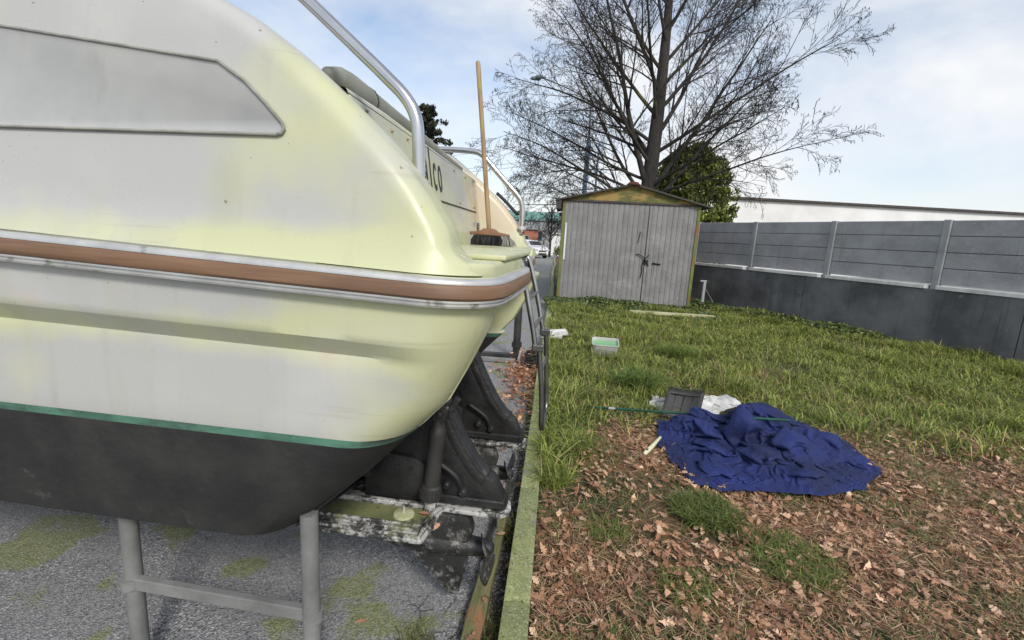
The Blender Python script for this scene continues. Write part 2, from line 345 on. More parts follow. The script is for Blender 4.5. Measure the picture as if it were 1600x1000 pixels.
def np_mesh(name, verts, faces_flat, counts, cols=None, m=None, parent=None, smooth=False):
    """fast mesh from numpy arrays"""
    me = bpy.data.meshes.new(name); nv, nl, nf = len(verts), len(faces_flat), len(counts)
    me.vertices.add(nv); me.vertices.foreach_set('co', np.asarray(verts, np.float32).ravel())
    me.loops.add(nl); me.loops.foreach_set('vertex_index', np.asarray(faces_flat, np.int32))
    me.polygons.add(nf); st = np.concatenate(([0], np.cumsum(counts)[:-1])).astype(np.int32)
    me.polygons.foreach_set('loop_start', st); me.polygons.foreach_set('loop_total', np.asarray(counts, np.int32))
    if cols is not None:
        a = me.attributes.new('col', 'FLOAT_COLOR', 'POINT')
        c = np.ones((nv, 4), np.float32); c[:, :3] = cols; a.data.foreach_set('color', c.ravel())
    me.update(calc_edges=True); me.validate()
    return link(name, me, m, parent, smooth)
def stamp(tv, tf, mats, offs, cols):
    """copy a template (tv Kx3, list of faces) with per-item 3x3 matrix, offset and colour"""
    n, k = len(mats), len(tv)
    V = np.einsum('nij,kj->nki', mats, np.asarray(tv))+offs[:, None, :]
    base = (np.arange(n)*k)[:, None]
    flat1 = np.array([i for f in tf for i in f]); cnt1 = np.array([len(f) for f in tf])
    fl = (base+flat1[None, :]).ravel(); cn = np.tile(cnt1, n)
    C = np.repeat(cols, k, axis=0)
    return V.reshape(-1, 3), fl, cn, C
def rotz(a):
    c, s = np.cos(a), np.sin(a); o = np.zeros_like(a); i = np.ones_like(a)
    return np.stack([np.stack([c, -s, o], -1), np.stack([s, c, o], -1), np.stack([o, o, i], -1)], 1)
def rotx(a):
    c, s = np.cos(a), np.sin(a); o = np.zeros_like(a); i = np.ones_like(a)
    return np.stack([np.stack([i, o, o], -1), np.stack([o, c, -s], -1), np.stack([o, s, c], -1)], 1)
def roty(a):
    c, s = np.cos(a), np.sin(a); o = np.zeros_like(a); i = np.ones_like(a)
    return np.stack([np.stack([c, o, s], -1), np.stack([o, i, o], -1), np.stack([-s, o, c], -1)], 1)
def lin(*c): return np.array(srgb(*c)[:3])
def pal(cols, n, jit=.18):
    """n random colours out of a palette with brightness jitter"""
    P = np.array([lin(*c) for c in cols]); k = RNG.integers(0, len(P), n); t = RNG.random((n, 1))
    k2 = RNG.integers(0, len(P), n)
    return (P[k]*t+P[k2]*(1-t))*(1+RNG.uniform(-jit, jit, (n, 1)))

def nz(x, y, s=1.0, o=0.0): return noise.noise(Vector((x*s+o, y*s-o*.6, o*.37)))

# ------------------------------------------------------------------ the setting: yard, lawn, kerb
def kerb_x(y): return .078+.0865*(y-1.68)          # centre line of the kerb
def setting():
    mb = MB(); n = 60
    mb.add([(-600, -300, -.1), (600, -300, -.1), (600, 900, -.1), (-600, 900, -.1)], [(0, 1, 2, 3)])
    tag(mb.build('asphalt_ground', M['asphalt'], norm=False), kind='structure')
    rows = []
    ys = np.concatenate((np.linspace(-2.5, 6, 70), np.linspace(6.3, 45, 60)))
    for y in ys:
        r = []
        x0 = kerb_x(y)+.05
        for j in range(70):
            t = j/69; x = x0+(26-x0)*t**1.8
            z = .012*nz(x, y, 2.1)+.006*nz(x, y, 7)-.004
            z += .035*max(0, min(1, (x-x0-.1)/.6))*(.5+.5*nz(x, y, .6, 3))
            r.append((x, float(y), z if j else -.02))
        rows.append(r)
    rows = [[(r[0][0], r[0][1], -.12)]+r for r in rows]
    return tag(MB().grid(rows).build('lawn', M['soil'], smooth=True), kind='structure')
LAWN = setting()
def lawn_z(x, y):
    x0 = kerb_x(y)+.05
    return .012*nz(x, y, 2.1)+.006*nz(x, y, 7)-.004+.035*max(0, min(1, (x-x0-.1)/.6))*(.5+.5*nz(x, y, .6, 3))

def build_kerb():
    k = tag(empty('kerb', (kerb_x(1.886), 1.886, 0), -math.atan(.0865)), kind='structure')
    w, top, bot = .062, .035, -.16
    def stone(y0, L, name='kerb_stone'):
        g = .004; t = .016                                  # tongue at the far end, groove at the near end
        poly = [(-w, y0+g), (-w*.45, y0+g), (-w*.35, y0+g+t), (w*.35, y0+g+t), (w*.45, y0+g), (w, y0+g), (w, y0+L-g),
                (w*.42, y0+L-g), (w*.32, y0+L-g+t*.55), (-w*.32, y0+L-g+t*.55), (-w*.42, y0+L-g), (-w, y0+L-g)]
        mb = MB().prism(poly, bot, top+random.uniform(-.003, .003))
        o = mb.build(name, M['concrete'], k, bevel=.005, seg=2, smooth=True, auto=35)
        o.rotation_euler = (0, random.uniform(-.012, .012), random.uniform(-.002, .002))
    y = -2.0
    while y < 11.5: stone(y, 1.0); y += 1.0
    while y < 44: stone(y, 4.0); y += 4.0
build_kerb()

# ------------------------------------------------------------------ the boat (local x aft, y from near side to far side, z up)
def build_boat():
    B = tag(empty('motor_boat', (-.10, 1.18, 0), rad(-7)),
            'cream motor boat with wooden rub rail and black bottom standing on supports', 'boat')
    BEAM = 2.2; CV = BEAM/2
    W = [1.585, 1.55, 1.515, 1.48, 1.468, 1.44, 1.41, 1.388, 1.384, 1.364, 1.348, 1.334, 1.318, 1.28, 1.23, 1.185, 1.14, 1.10, 1.082, 1.056, 1.036, .98, .90, .80, .66]
    ua = lambda w: interp(w, [.66, .76, .9, 1.036, 1.10, 1.185, 1.31, 1.43, 1.50, 1.6], [-.64, -.535, -.385, -.255, -.19, -.11, -.045, .01, .03, .03])
    vb = lambda w: interp(w, [.66, .9, 1.09, 1.2, 1.33, 1.39, 1.6], [.12, .07, .045, .03, .012, .006, .0])
    gr = lambda w: interp(w, [1.10, 1.20, 1.318, 1.334, 1.388], [0, .016, .036, .042, 0])
    def ss(a, b, x): t = max(0, min(1, (x-a)/(b-a))); return t*t*(3-2*t)
    def sheer(u, w): return .04*min(-min(u, 0), 2.5)*max(0, (w-1.1)/.5)
    SIDE = [-6.3, -6.0, -5.5, -5, -4.4, -3.8, -3.2, -2.6, -2.1, -1.7, -1.4, -1.15, -.95, -.8, -.68, -.58, -.5, -.46, -.42, -.38, -.34, -.31, -.28, -.26]
    def half(w, far=False):
        """near half of the outline at height w, from the bow aft, round the corner and in to the centre line"""
        a = ua(w); rc = .17; pts = []
        vr = (.20 if not far else .46) if w < 1.47 else .74
        urec = (-.56 if w < 1.45 else (-.15 if w > 1.47 else -.15))
        urec = min(urec, a-.02)
        us = [u if u < a-rc-.40 else None for u in SIDE]
        keep = [u for u in us if u is not None]; nfill = len(SIDE)-len(keep)
        last = keep[-1]; end = a-rc
        keep += [last+(end-last)*(i+1)/nfill for i in range(nfill)] if nfill else []
        for u in keep:
            v = vb(w)+gr(w)*(1-ss(-.34, -.05, u))
            g = 1 if u > -3.2 else max(.01, math.cos(((-3.2-u)/3.1)*math.pi/2)**.7)
            pts.append((u, CV-(CV-v)*g))
        v0 = vb(w)
        for i in range(1, 10):
            t = i/9*math.pi/2; ua_ = a-rc+rc*math.sin(t); pts.append((ua_, v0+rc-rc*math.cos(t)+gr(w)*(1-ss(-.34, -.05, ua_))))
        bow = lambda v: a+.035*(1-((v-CV)/CV)**2)-.008
        for i in range(1, 6):
            v = v0+rc+(vr-v0-rc)*i/5; pts.append((bow(v)-(0 if i < 5 else .012), v))
        ae = bow(vr)
        for i in range(1, 6): pts.append((ae-.02+(urec-ae+.02)*i/5, vr+.03))
        for i in range(1, 4): pts.append((urec, vr+.03+(CV-vr-.03)*i/3))
        return pts
    rows = []
    for w in W:
        h = half(w); h2 = half(w, True)
        full = h+[(u, BEAM-v) for u, v in h2[::-1][1:]]
        rows.append([(u+(-.075*max(0, (v-.9)/1.25) if w > 1.47 else (.03 if v > CV+.05 and u > -1 and w < 1.1 else 0)), v, w+sheer(u, w)) for u, v in full])
    iS = W.index(1.082); iB = W.index(1.056)
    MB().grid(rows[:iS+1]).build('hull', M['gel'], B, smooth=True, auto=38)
    MB().grid(rows[iS:iB+1]).build('waterline_stripe', M['boot'], B, smooth=True, auto=38)
    low = rows[iB:]
    last = rows[-1]
    low.append([(u, CV+(v-CV)*.93, .64) for u, v, w in last])
    low.append([(u, CV+(v-CV)*.5, .57) for u, v, w in last])
    low.append([(u, CV+(v-CV)*.02, .47) for u, v, w in last])
    MB().grid(low).build('bottom', M['antifoul'], B, smooth=True, auto=38)
    # rub rail: aluminium, wood, aluminium, swept round each quarter
    def sweep(prof, far, name, m, end_v=.735):
        path = [p for p in half(1.55)]
        cut = [p for i, p in enumerate(path) if i < len(SIDE)+9+5]
        cut = cut[3:]
        sec = []
        for i, p in enumerate(cut):
            q0, q1 = cut[max(i-1, 0)], cut[min(i+1, len(cut)-1)]
            t = Vector((q1[0]-q0[0], q1[1]-q0[1])).normalized(); nrm = Vector((t.y, -t.x))
            sec.append([(p[0]+nrm.x*o-(.075 if far else 0), (p[1]+nrm.y*o) if not far else BEAM-(p[1]+nrm.y*o), w+sheer(p[0], w)) for o, w in prof])
        mb = MB().grid(sec, closed=True)
        n = len(prof); mb.f += [tuple(range(n)), tuple(range(len(mb.v)-n, len(mb.v)))]
        return mb.build(name, m, B, smooth=True, auto=40)
    for far in (False, True):
        sweep([(-.01, 1.582), (.016, 1.583), (.026, 1.579), (.030, 1.573), (.030, 1.567), (-.01, 1.567)], far, 'rub_rail_trim', M['alu'])
        sweep([(-.01, 1.566), (.031, 1.566), (.035, 1.561), (.036, 1.532), (.031, 1.526), (-.01, 1.526)], far, 'rub_rail_wood', M['wood'])
        sweep([(-.01, 1.525), (.030, 1.525), (.030, 1.520), (.024, 1.517), (.024, 1.514), (.029, 1.511), (.027, 1.506), (-.01, 1.504)], far, 'rub_rail_trim', M['alu'])
    # quarter coamings (the sloping fins either side)
    T = [(-4.9, 2.46), (-3.6, 2.52), (-2.6, 2.53), (-1.8, 2.51), (-1.3, 2.455), (-1.0, 2.39), (-.82, 2.325), (-.70, 2.27), (-.624, 2.222), (-.559, 2.176), (-.486, 2.118), (-.43, 2.071), (-.375, 2.023), (-.30, 1.957), (-.244, 1.905), (-.188, 1.850), (-.141, 1.796),
         (-.112, 1.759), (-.093, 1.736), (-.078, 1.711), (-.069, 1.687), (-.064, 1.665), (-.052, 1.645), (-.03, 1.628), (-.005, 1.614)]
    T = [(u-.024*max(0, min(1, (u+.26)/.17)), w) for u, w in T]
    def flare(w):
        t = max(0, min(1, (w-1.588)/.13)); return -.005+.040*(1-(1-t)**2)*.9+max(0, w-1.66)*.085
    def tuck(u): k = max(0, min(.195, u+.19)); return .21-math.sqrt(.21**2-k*k)
    def fin(far):
        P2 = [Vector((p.x, p.y)) for p in smooth_curve([(a, b, 0) for a, b in T], 3)]
        arc = [0]
        for a, b in zip(P2, P2[1:]): arc.append(arc[-1]+(b-a).length)
        k0 = min(range(len(P2)), key=lambda q: abs(P2[q].x+.34)); rows_ = []
        for q, p in enumerate(P2):
            d = P2[min(q+1, len(P2)-1)]-P2[max(q-1, 0)]; d = d.normalized(); nin = Vector((d.y, -d.x))       # down and forward
            if nin.y > 0: nin = -nin
            h = p.y-1.588; R = .062*math.tanh(max(h, .004)/.12)
            u_b = p.x if q <= k0 else P2[k0].x+(-.002-P2[k0].x)*((arc[q]-arc[k0])/(arc[-1]-arc[k0]))**.8
            g = 1 if p.x > -3.2 else math.cos(((-3.2-p.x)/3.1)*math.pi/2)**.7
            r = []
            vE = flare(p.y)+tuck(p.x)
            vi = max(vE+R+.03, .20)
            r += [(p.x+.0, vi+.03, 1.57), (p.x, vi+.03, max(1.575, p.y-.05)), (p.x, vi+.015, p.y-.012*min(1, h/.1)), (p.x, vi, p.y), (p.x, (vi+vE+R)/2, p.y+.001)]
            for t in range(0, 8):
                an = t/7*math.pi/2; off = R*(1-math.cos(an)); c = p+nin*off
                r.append((c.x, flare(c.y)+tuck(c.x)+R*(1-math.sin(an)), c.y))
            c = p+nin*R; b = Vector((u_b, 1.588))
            for t in range(1, 13):
                e = c.lerp(b, t/12); r.append((e.x, flare(e.y)+tuck(e.x), e.y))
            rows_.append([(a, (CV-(CV-b_)*g) if not far else BEAM-(CV-(CV-b_)*g), w+sheer(a, 1.585)*(1-min(1, (w-1.585)/.3))) for a, b_, w in r])
        mb = MB().grid(rows_); n = len(rows_[0]); mb.f += [tuple(range(len(mb.v)-n, len(mb.v)))]
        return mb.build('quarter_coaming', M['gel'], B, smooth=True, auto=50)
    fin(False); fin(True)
    # moulded recess panel on the near coaming side (runs out of the picture to the left)
    pp = [(-.565, 1.934), (-.552, 1.938), (-.545, 1.950), (-.552, 1.965), (-.60, 2.014), (-.66, 2.07), (-.74, 2.12), (-1.5, 2.22), (-1.8, 2.20), (-1.85, 2.13), (-1.7, 1.955), (-1.66, 1.934)]
    def vface(u, w): return flare(w)
    mb = MB(); n = len(pp)
    mb.add([(u, vface(u, w)-.007, w) for u, w in pp]+[(-1.1+(u+1.1)*.975, vface(u, w)-.002, 2.04+(w-2.04)*.88) for u, w in pp]+[(u, vface(u, w)+.02, w) for u, w in pp],
           [(i, (i+1) % n, n+(i+1) % n, n+i) for i in range(n)]+[tuple(range(n, 2*n))]+[(i, (i+1) % n, 2*n+(i+1) % n, 2*n+i) for i in range(n)])
    sw = mb.build('side_window', M['acrylic'], B, smooth=True, auto=30)
    MB().tube([(u, vface(u, w)-.006, w) for u, w in pp+pp[:1]], .0045, 6).build('window_seal', M['seal'], sw, smooth=True)
    # platform
    def plat(v0, v1, z0, z1, inset, name, bev):
        poly = [(-.47, v0)]
        vs_ = np.linspace(v0, v1, 25)
        for v in vs_:
            e = .05+.035*(1-((v-CV)/CV)**2)-.008-inset-.098*max(0, (v-.9)/1.25)
            d = min(v-.02-inset, BEAM-.02-inset-v)
            if d < .17: e -= .17-math.sqrt(max(0, .17**2-(.17-max(d, 0))**2))
            poly.append((e-.02, float(v)))
        poly.append((-.47, v1))
        return MB().prism(poly, z0, z1).build(name, M['gel'], B, bevel=bev, seg=3, smooth=True, auto=40)
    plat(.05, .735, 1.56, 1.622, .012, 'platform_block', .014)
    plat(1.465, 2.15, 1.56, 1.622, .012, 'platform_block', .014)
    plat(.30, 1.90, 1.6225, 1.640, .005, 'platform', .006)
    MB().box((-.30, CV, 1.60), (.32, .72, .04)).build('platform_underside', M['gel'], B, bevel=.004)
    # transom wall with raked face
    def wu(w): return -.375-.07*(w-1.63)/.46
    top = [(.12, 2.105), (.5, 2.108), (1.0, 2.088), (1.6, 2.072), (2.08, 2.06)]
    tw = lambda v: interp(v, [a for a, b in top], [b for a, b in top])
    rows_ = []
    for v in np.linspace(.21, 1.99, 40):
        t = tw(v); r = []
        for w in np.linspace(1.60, t-.015, 7): r.append((wu(w), v, w))
        r += [(wu(t)-.004, v, t-.004), (wu(t)-.014, v, t), (wu(t)-.05, v, t), (wu(t)-.06, v, t-.02), (-.50, v, 1.6)]
        rows_.append(r)
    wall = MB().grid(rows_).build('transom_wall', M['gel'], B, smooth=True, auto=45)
    sl = rad(math.degrees(math.atan(.07/.46)))
    def onwall(v, w, out=0): return (wu(w)+out, v, w)
    # hatch panel proud of the wall, its joint a shadow line
    hp = [(.20, 1.856), (1.40, 1.846), (1.885, 1.842), (1.955, 2.05), (1.30, 2.062), (.20, 2.085)]
    mb = MB(); n = len(hp)
    inn = [(1.27+(v-1.27)*.992, 1.955+(w-1.955)*.96) for v, w in hp]
    mb.add([onwall(v, w, -.002) for v, w in hp]+[onwall(v, w, .009) for v, w in inn], [(i, (i+1) % n, n+(i+1) % n, n+i) for i in range(n)]+[tuple(range(n, 2*n))])
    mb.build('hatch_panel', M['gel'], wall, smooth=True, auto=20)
    mb = MB()
    for i in range(n):
        a, b = hp[i], hp[(i+1) % n]
        mb.tube([onwall(a[0], a[1], .001), onwall(b[0], b[1], .001)], .0032, 5)
    mb.build('hatch_joint', M['vent'], wall)
    # louvred vent
    mb = MB()
    for z in (1.685, 1.775): mb.box(onwall(1.845, z, .004), (.012, .11, .010))
    for v in (1.792, 1.898): mb.box(onwall(v, 1.73, .004), (.012, .010, .10))
    fr = mb.build('vent', M['alu'], wall)
    MB().box(onwall(1.845, 1.73, .0015), (.004, .10, .088)).build('vent_back', M['vent'], wall)
    for i in range(5): MB().box(onwall(1.845, 1.695+.0175*i, .005), (.012, .098, .007), Matrix.Rotation(.5, 3, 'Y')).build('vent_slat', M['shedpaint'], wall)
    # snap fasteners along the coaming
    for v, w in ((.30, 2.06), (.50, 2.045), (.66, 2.05), (1.36, 2.032), (1.62, 2.03), (1.86, 2.035), (1.80, 1.868), (1.42, 1.868), (1.99, 1.80)):
        u = wu(w)+.006
        MB().tube([(u-.006, v, w), (u+.003, v, w), (u+.007, v, w), (u+.012, v, w)], [.0075, .0075, .005, .003], 8).build('snap_fastener', M['brass'], wall)
    # lettering
    cu = bpy.data.curves.new('lettering', 'FONT'); cu.body = 'Falco'; cu.size = .185; cu.align_x = 'RIGHT'; cu.shear = .12; cu.space_character = 1.45
    cu.extrude = .001
    tmp = bpy.data.objects.new('tmp', cu); COL.objects.link(tmp)
    dg = bpy.context.evaluated_depsgraph_get(); me = bpy.data.meshes.new_from_object(tmp.evaluated_get(dg)); bpy.data.objects.remove(tmp)
    for vtx in me.vertices:
        x, y, z = vtx.co; w = 1.893+y*1.42; vtx.co = (wu(w)+.0115+z, 1.092+x*.62, w)
    link('lettering', me, M['letter'], wall)
    # grey vinyl bolster lying behind the coaming top
    vv_ = np.linspace(.27, 1.95, 26)
    pts = [(-.545, v, interp(v, [.2, .6, 2.0], [2.165, 2.150, 2.115])) for v in vv_]
    rr = [.016, .042, .050]+[interp(v, [.3, .9, 2.0], [.052, .046, .022]) for v in vv_[3:]]
    ro = MB().tube(pts, rr, 14).build('vinyl_bolster', M['vinyl'], B, smooth=True)
    MB().tube([(p[0], p[1], p[2]) for p in pts[4:5]]+[(pts[4][0], pts[4][1]+.006, pts[4][2])], .0525, 14).build('bolster_seam', M['vent'], ro, smooth=True)
    # cockpit floor and bulkhead keep the inside closed
    MB().box((-2.2, CV, 1.5), (3.4, 2.0, .04)).build('cockpit_floor', M['gel'], B)
    # grab rails
    def grab(v, far):
        path = [(-.217, v, 1.80), (-.221, v, 1.941), (-.231, v, 2.019), (-.264, v, 2.074), (-.32, v, 2.126), (-.408, v, 2.201), (-.57, v, 2.336), (-.64, v, 2.385), (-.72, v, 2.415), (-.9, v, 2.435), (-1.2, v, 2.44), (-1.27, v, 2.42), (-1.30, v, 2.37), (-1.30, v, 2.25)]
        if far: path = [(-.112, v, 1.72), (-.115, v, 1.86), (-.122, v, 1.92), (-.15, v, 1.968), (-.25, v, 2.068), (-.37, v, 2.19), (-.41, v, 2.225), (-.47, v, 2.242), (-.66, v, 2.248), (-.95, v, 2.25), (-1.0, v, 2.23), (-1.02, v, 2.15)]
        o = MB().tube(smooth_curve(path, 6), .0185, 14).build('grab_rail', M['steel'], B, smooth=True)
        b = path[0]; MB().tube([(b[0], v, b[2]+.03), (b[0], v, b[2]+.042), (b[0], v, b[2]+.052)], [.032, .032, .02], 14).build('rail_foot', M['alu'], o, smooth=True, auto=40)
    grab(.19, False); grab(1.985, True)
    # small black hook on the far coaming
    ho = MB().tube(smooth_curve([(-.30, 2.03, 1.985), (-.24, 2.03, 1.935), (-.17, 2.03, 1.868), (-.145, 2.03, 1.85), (-.138, 2.03, 1.862), (-.15, 2.03, 1.876)], 4), [.011]*12+[.004]*9, 8).build('bungee_hook', M['rubber'], B, smooth=True)
    # sterndrives
    def drive(v, name='sterndrive'):
        # upper leg: profile in (u,w) with a concave trailing edge carrying a rounded rib
        edge_ = [(-.278+.246*t, 1.03-.395*(1-(1-t)**1.45)) for t in (0, .1, .2, .3, .42, .55, .7, .85, 1.0)]
        prof = [(-.60, 1.12), (-.30, 1.08)]+edge_+[(-.020, .62), (.040, .505), (-.60, .505)]
        leg = MB().prism(prof, v-.045, v+.045, ax=1).build(name, M['drive'], B, bevel=.012, seg=2, smooth=True, auto=40)
        MB().tube([(p.x-.038, v, p.y-.012) for p in smooth_curve([(a, w, 0) for a, w in edge_], 2)], .05, 12).build('leading_rib', M['drive'], leg, smooth=True)
        cas = [(-.62, .50), (-.62, .70), (-.50, .722), (-.375, .706), (-.335, .678), (-.330, .50)]
        MB().prism(cas, v-.065, v+.115, ax=1).build('gear_casing', M['drive'], leg, bevel=.010, seg=2, smooth=True, auto=30)
        MB().prism([(-.60, .505), (-.60, .545), (.022, .545), (.034, .505)], v-.06, v+.06, ax=1).build('leg_flange', M['drive'], leg, bevel=.006, seg=1)
        for u, w in ((-.235, .60), (-.16, .575)):
            MB().tube([(u, v-.045, w), (u, v-.072, w), (u, v-.082, w)], [.021, .021, .012], 8).build('drain_plug', M['drive'], leg, smooth=True, auto=40)
        MB().tube(smooth_curve([(-.30, v-.07, .72), (-.20, v-.075, .66), (-.17, v-.06, .60), (-.16, v-.04, .55)], 4), .012, 8).build('hose', M['rubber'], leg, smooth=True)
        for u in (-.55, -.46, -.40):
            MB().tube([(u, v-.06, .66), (u, v-.072, .66)], .010, 6).build('casing_bolt', M['ram'], leg)
        # anti-ventilation plate: broad near half with a trough, narrow tail
        hw, hf, hn = .31, .17, .075; z = .492
        pl = [(-.80, v-hw*.8), (-.72, v-hw), (-.275, v-hw), (-.262, v-hw+.015), (-.245, v-hn), (.01, v-hn), (.045, v-hn*.6), (.052, v), (.045, v+hn*.6), (.01, v+hn), (-.245, v+hn), (-.262, v+hf), (-.72, v+hf), (-.80, v+hf*.7)]
        MB().prism(pl, z-.022, z, ax=2).build('cavitation_plate', M['plate'], leg, bevel=.006, seg=2, smooth=True, auto=40)
        for vv, h in ((v-hw+.010, .014), (v-hw+.052, .012), (v-hw+.072, .018), (v-.098, .020), (v-.075, .012)):
            MB().prism([(-.74, vv-.007), (-.285, vv-.007), (-.285, vv+.007), (-.74, vv+.007)], z+.0005, z+h).build('plate_rib', M['plate'], leg, bevel=.004, seg=1)
        MB().box((-.51, v-.17, z+.0025), (.44, .118, .004)).build('plate_panel', M['platealgae'], leg)
        lip = [(-.284, v-hw+.004, z), (-.276, v-hw+.05, z+.016), (-.270, v-hw+.12, z+.022), (-.262, v-hw+.18, z+.018), (-.250, v-hn-.01, z+.006)]
        MB().tube(smooth_curve(lip, 3), [.008+.006*math.sin(math.pi*q/12) for q in range(13)], 7).build('plate_lip', M['plate'], leg, smooth=True)
        MB().tube([(-.393, v-.165, z+.005), (-.393, v-.165, z+.013), (-.393, v-.165, z+.018)], [.046, .043, .02], 20).build('anode', M['anode'], leg, smooth=True, auto=40)
        MB().tube([(-.393, v-.165, z+.012), (-.393, v-.165, z+.045)], .006, 8).build('anode_bolt', M['alu'], leg)
        # lower unit: strut, torpedo and skeg
        MB().prism([(-.52, z-.02), (-.15, z-.02), (-.11, .36), (-.15, .27), (-.46, .27), (-.53, .36)], v-.034, v+.034, ax=1).build('strut', M['casemottled'], leg, bevel=.015, seg=2, smooth=True, auto=40)
        MB().tube([(-.60, v, .27), (-.57, v, .27), (-.50, v, .27), (-.39, v, .27), (-.16, v, .27), (-.10, v, .27)], [.004, .024, .042, .05, .05, .042], 14).build('gearcase', M['casemottled'], leg, smooth=True, auto=50)
        MB().prism([(-.44, .23), (-.13, .23), (-.175, .02), (-.205, .0), (-.24, .015)], v-.008, v+.008, ax=1).build('skeg', M['casemottled'], leg, bevel=.004, seg=1)
        MB().tube([(-.105, v, .27), (-.08, v, .27), (-.03, v, .27), (-.015, v, .27)], [.044, .042, .034, .016], 14).build('propeller_hub', M['drive'], leg, smooth=True, auto=50)
        for k in range(3):
            a0 = k*2*math.pi/3+.35; rows_ = []
            for i in range(9):
                r = .04+.135*i/8; wd = .060*math.sin(math.pi*(.18+.80*i/8))**.7
                row = []
                for q in range(5):
                    t = (q/4-.5)*2*wd; tw_ = .55-.25*i/8
                    row.append((-.045+t*math.sin(tw_), v+r*math.cos(a0+t*math.cos(tw_)/max(r, .06)), .27+r*math.sin(a0+t*math.cos(tw_)/max(r, .06))))
                rows_.append(row)
            b = MB().grid(rows_).build('propeller_blade', M['casemottled'], leg, smooth=True)
            so = b.modifiers.new('thickness', 'SOLIDIFY'); so.thickness = .006
        if v < CV:                                            # trim ram on the near side
            x = v-.13
            MB().tube([(-.293, x+.012, z), (-.286, x, .60)], .024, 10).build('ram_rod', M['plate'], leg, smooth=True, auto=40)
            MB().tube([(-.290, x, .570), (-.284, x, .628), (-.283, x, .634), (-.266, x, .86), (-.264, x, .885), (-.263, x, .895), (-.260, x, .93)], [.043, .043, .034, .035, .035, .029, .026], 18).build('trim_ram', M['ram'], leg, smooth=True, auto=35)
            for q in range(18):
                a = q*math.pi/9
                MB().box((-.2865+.043*math.cos(a), x+.043*math.sin(a), .598), (.008, .007, .040), Matrix.Rotation(a, 3, 'Z')).build('ram_collar_rib', M['ram'], leg)
            mb = MB().box((-.25, x, .965), (.055, .05, .08), Matrix.Rotation(.3, 3, 'Y')); mb.tube([(-.25, x-.04, .965), (-.25, x+.04, .965)], .015, 8); mb.box((-.20, x+.01, 1.0), (.03, .03, .07), Matrix.Rotation(.5, 3, 'Y'))
            mb.build('ram_bracket', M['drive'], leg, bevel=.007, seg=2, smooth=True, auto=40)
        MB().prism([(v-.19, .66), (v+.19, .66), (v+.23, .82), (v+.19, 1.14), (v-.19, 1.14), (v-.23, .82)], -.60, -.53, ax=0).build('transom_shield', M['drive'], leg, bevel=.02, seg=2, smooth=True, auto=40)
        return leg
    drive(.75); drive(1.45)
    # swim ladder
    st = {}
    near = [(-.02, .95, 1.60), (.004, .95, 1.598), (.02, .95, 1.56), (.053, .95, 1.413), (.085, .95, 1.28), (.106, .95, 1.17)]
    far = [(-.02, 1.25, 1.60), (.010, 1.25, 1.598), (.028, 1.25, 1.56), (.07, 1.25, 1.413), (.102, 1.25, 1.28), (.122, 1.25, 1.19)]
    lad = MB().tube(smooth_curve(near, 4), .0125, 12).build('ladder', M['laddertube'], B, smooth=True)
    MB().tube(smooth_curve(far, 4), .0125, 12).build('ladder_stile', M['laddertube'], lad, smooth=True)
    low = [(.118, .95, 1.21), (.145, .95, .98), (.152, .95, .86), (.154, .955, .812), (.156, .99, .782), (.158, 1.10, .775), (.160, 1.21, .782), (.161, 1.245, .812), (.158, 1.25, .86), (.150, 1.25, .98), (.132, 1.25, 1.23)]
    MB().tube(smooth_curve(low, 5), .0125, 12).build('ladder_loop', M['dullsteel'], lad, smooth=True)
    for p, q in (((.088, .95, 1.29), (.10, 1.25, 1.29)), ((.133, .95, 1.08), (.142, 1.25, 1.08)), ((.055, .95, 1.42), (.068, 1.25, 1.42))):
        MB().tube([p, q], .010, 10).build('ladder_rung', M['laddertube'], lad, smooth=True, auto=50)
    for p in ((.112, .95, 1.195), (.127, 1.25, 1.213)):
        MB().box(p, (.055, .032, .034)).build('ladder_hinge', M['dullsteel'], lad, bevel=.006)
    for v in (.95, 1.25):
        MB().box((-.02, v, 1.585), (.06, .05, .03)).build('ladder_bracket', M['alu'], lad, bevel=.006)
    MB().box((-.0, 1.10, 1.55), (.03, .42, .06)).build('ladder_backing', M['vent'], lad, bevel=.006)
    # small deck drain on the near quarter
    MB().tube([(-.05, .085, 1.492), (-.035, .065, 1.492)], .009, 8).build('drain_fitting', M['vent'], B)
    return B
BOAT = build_boat()
def boat_pt(u, v, w):
    a = rad(7); return Vector((-.10+u*math.cos(a)+v*math.sin(a), 1.18-u*math.sin(a)+v*math.cos(a), w))

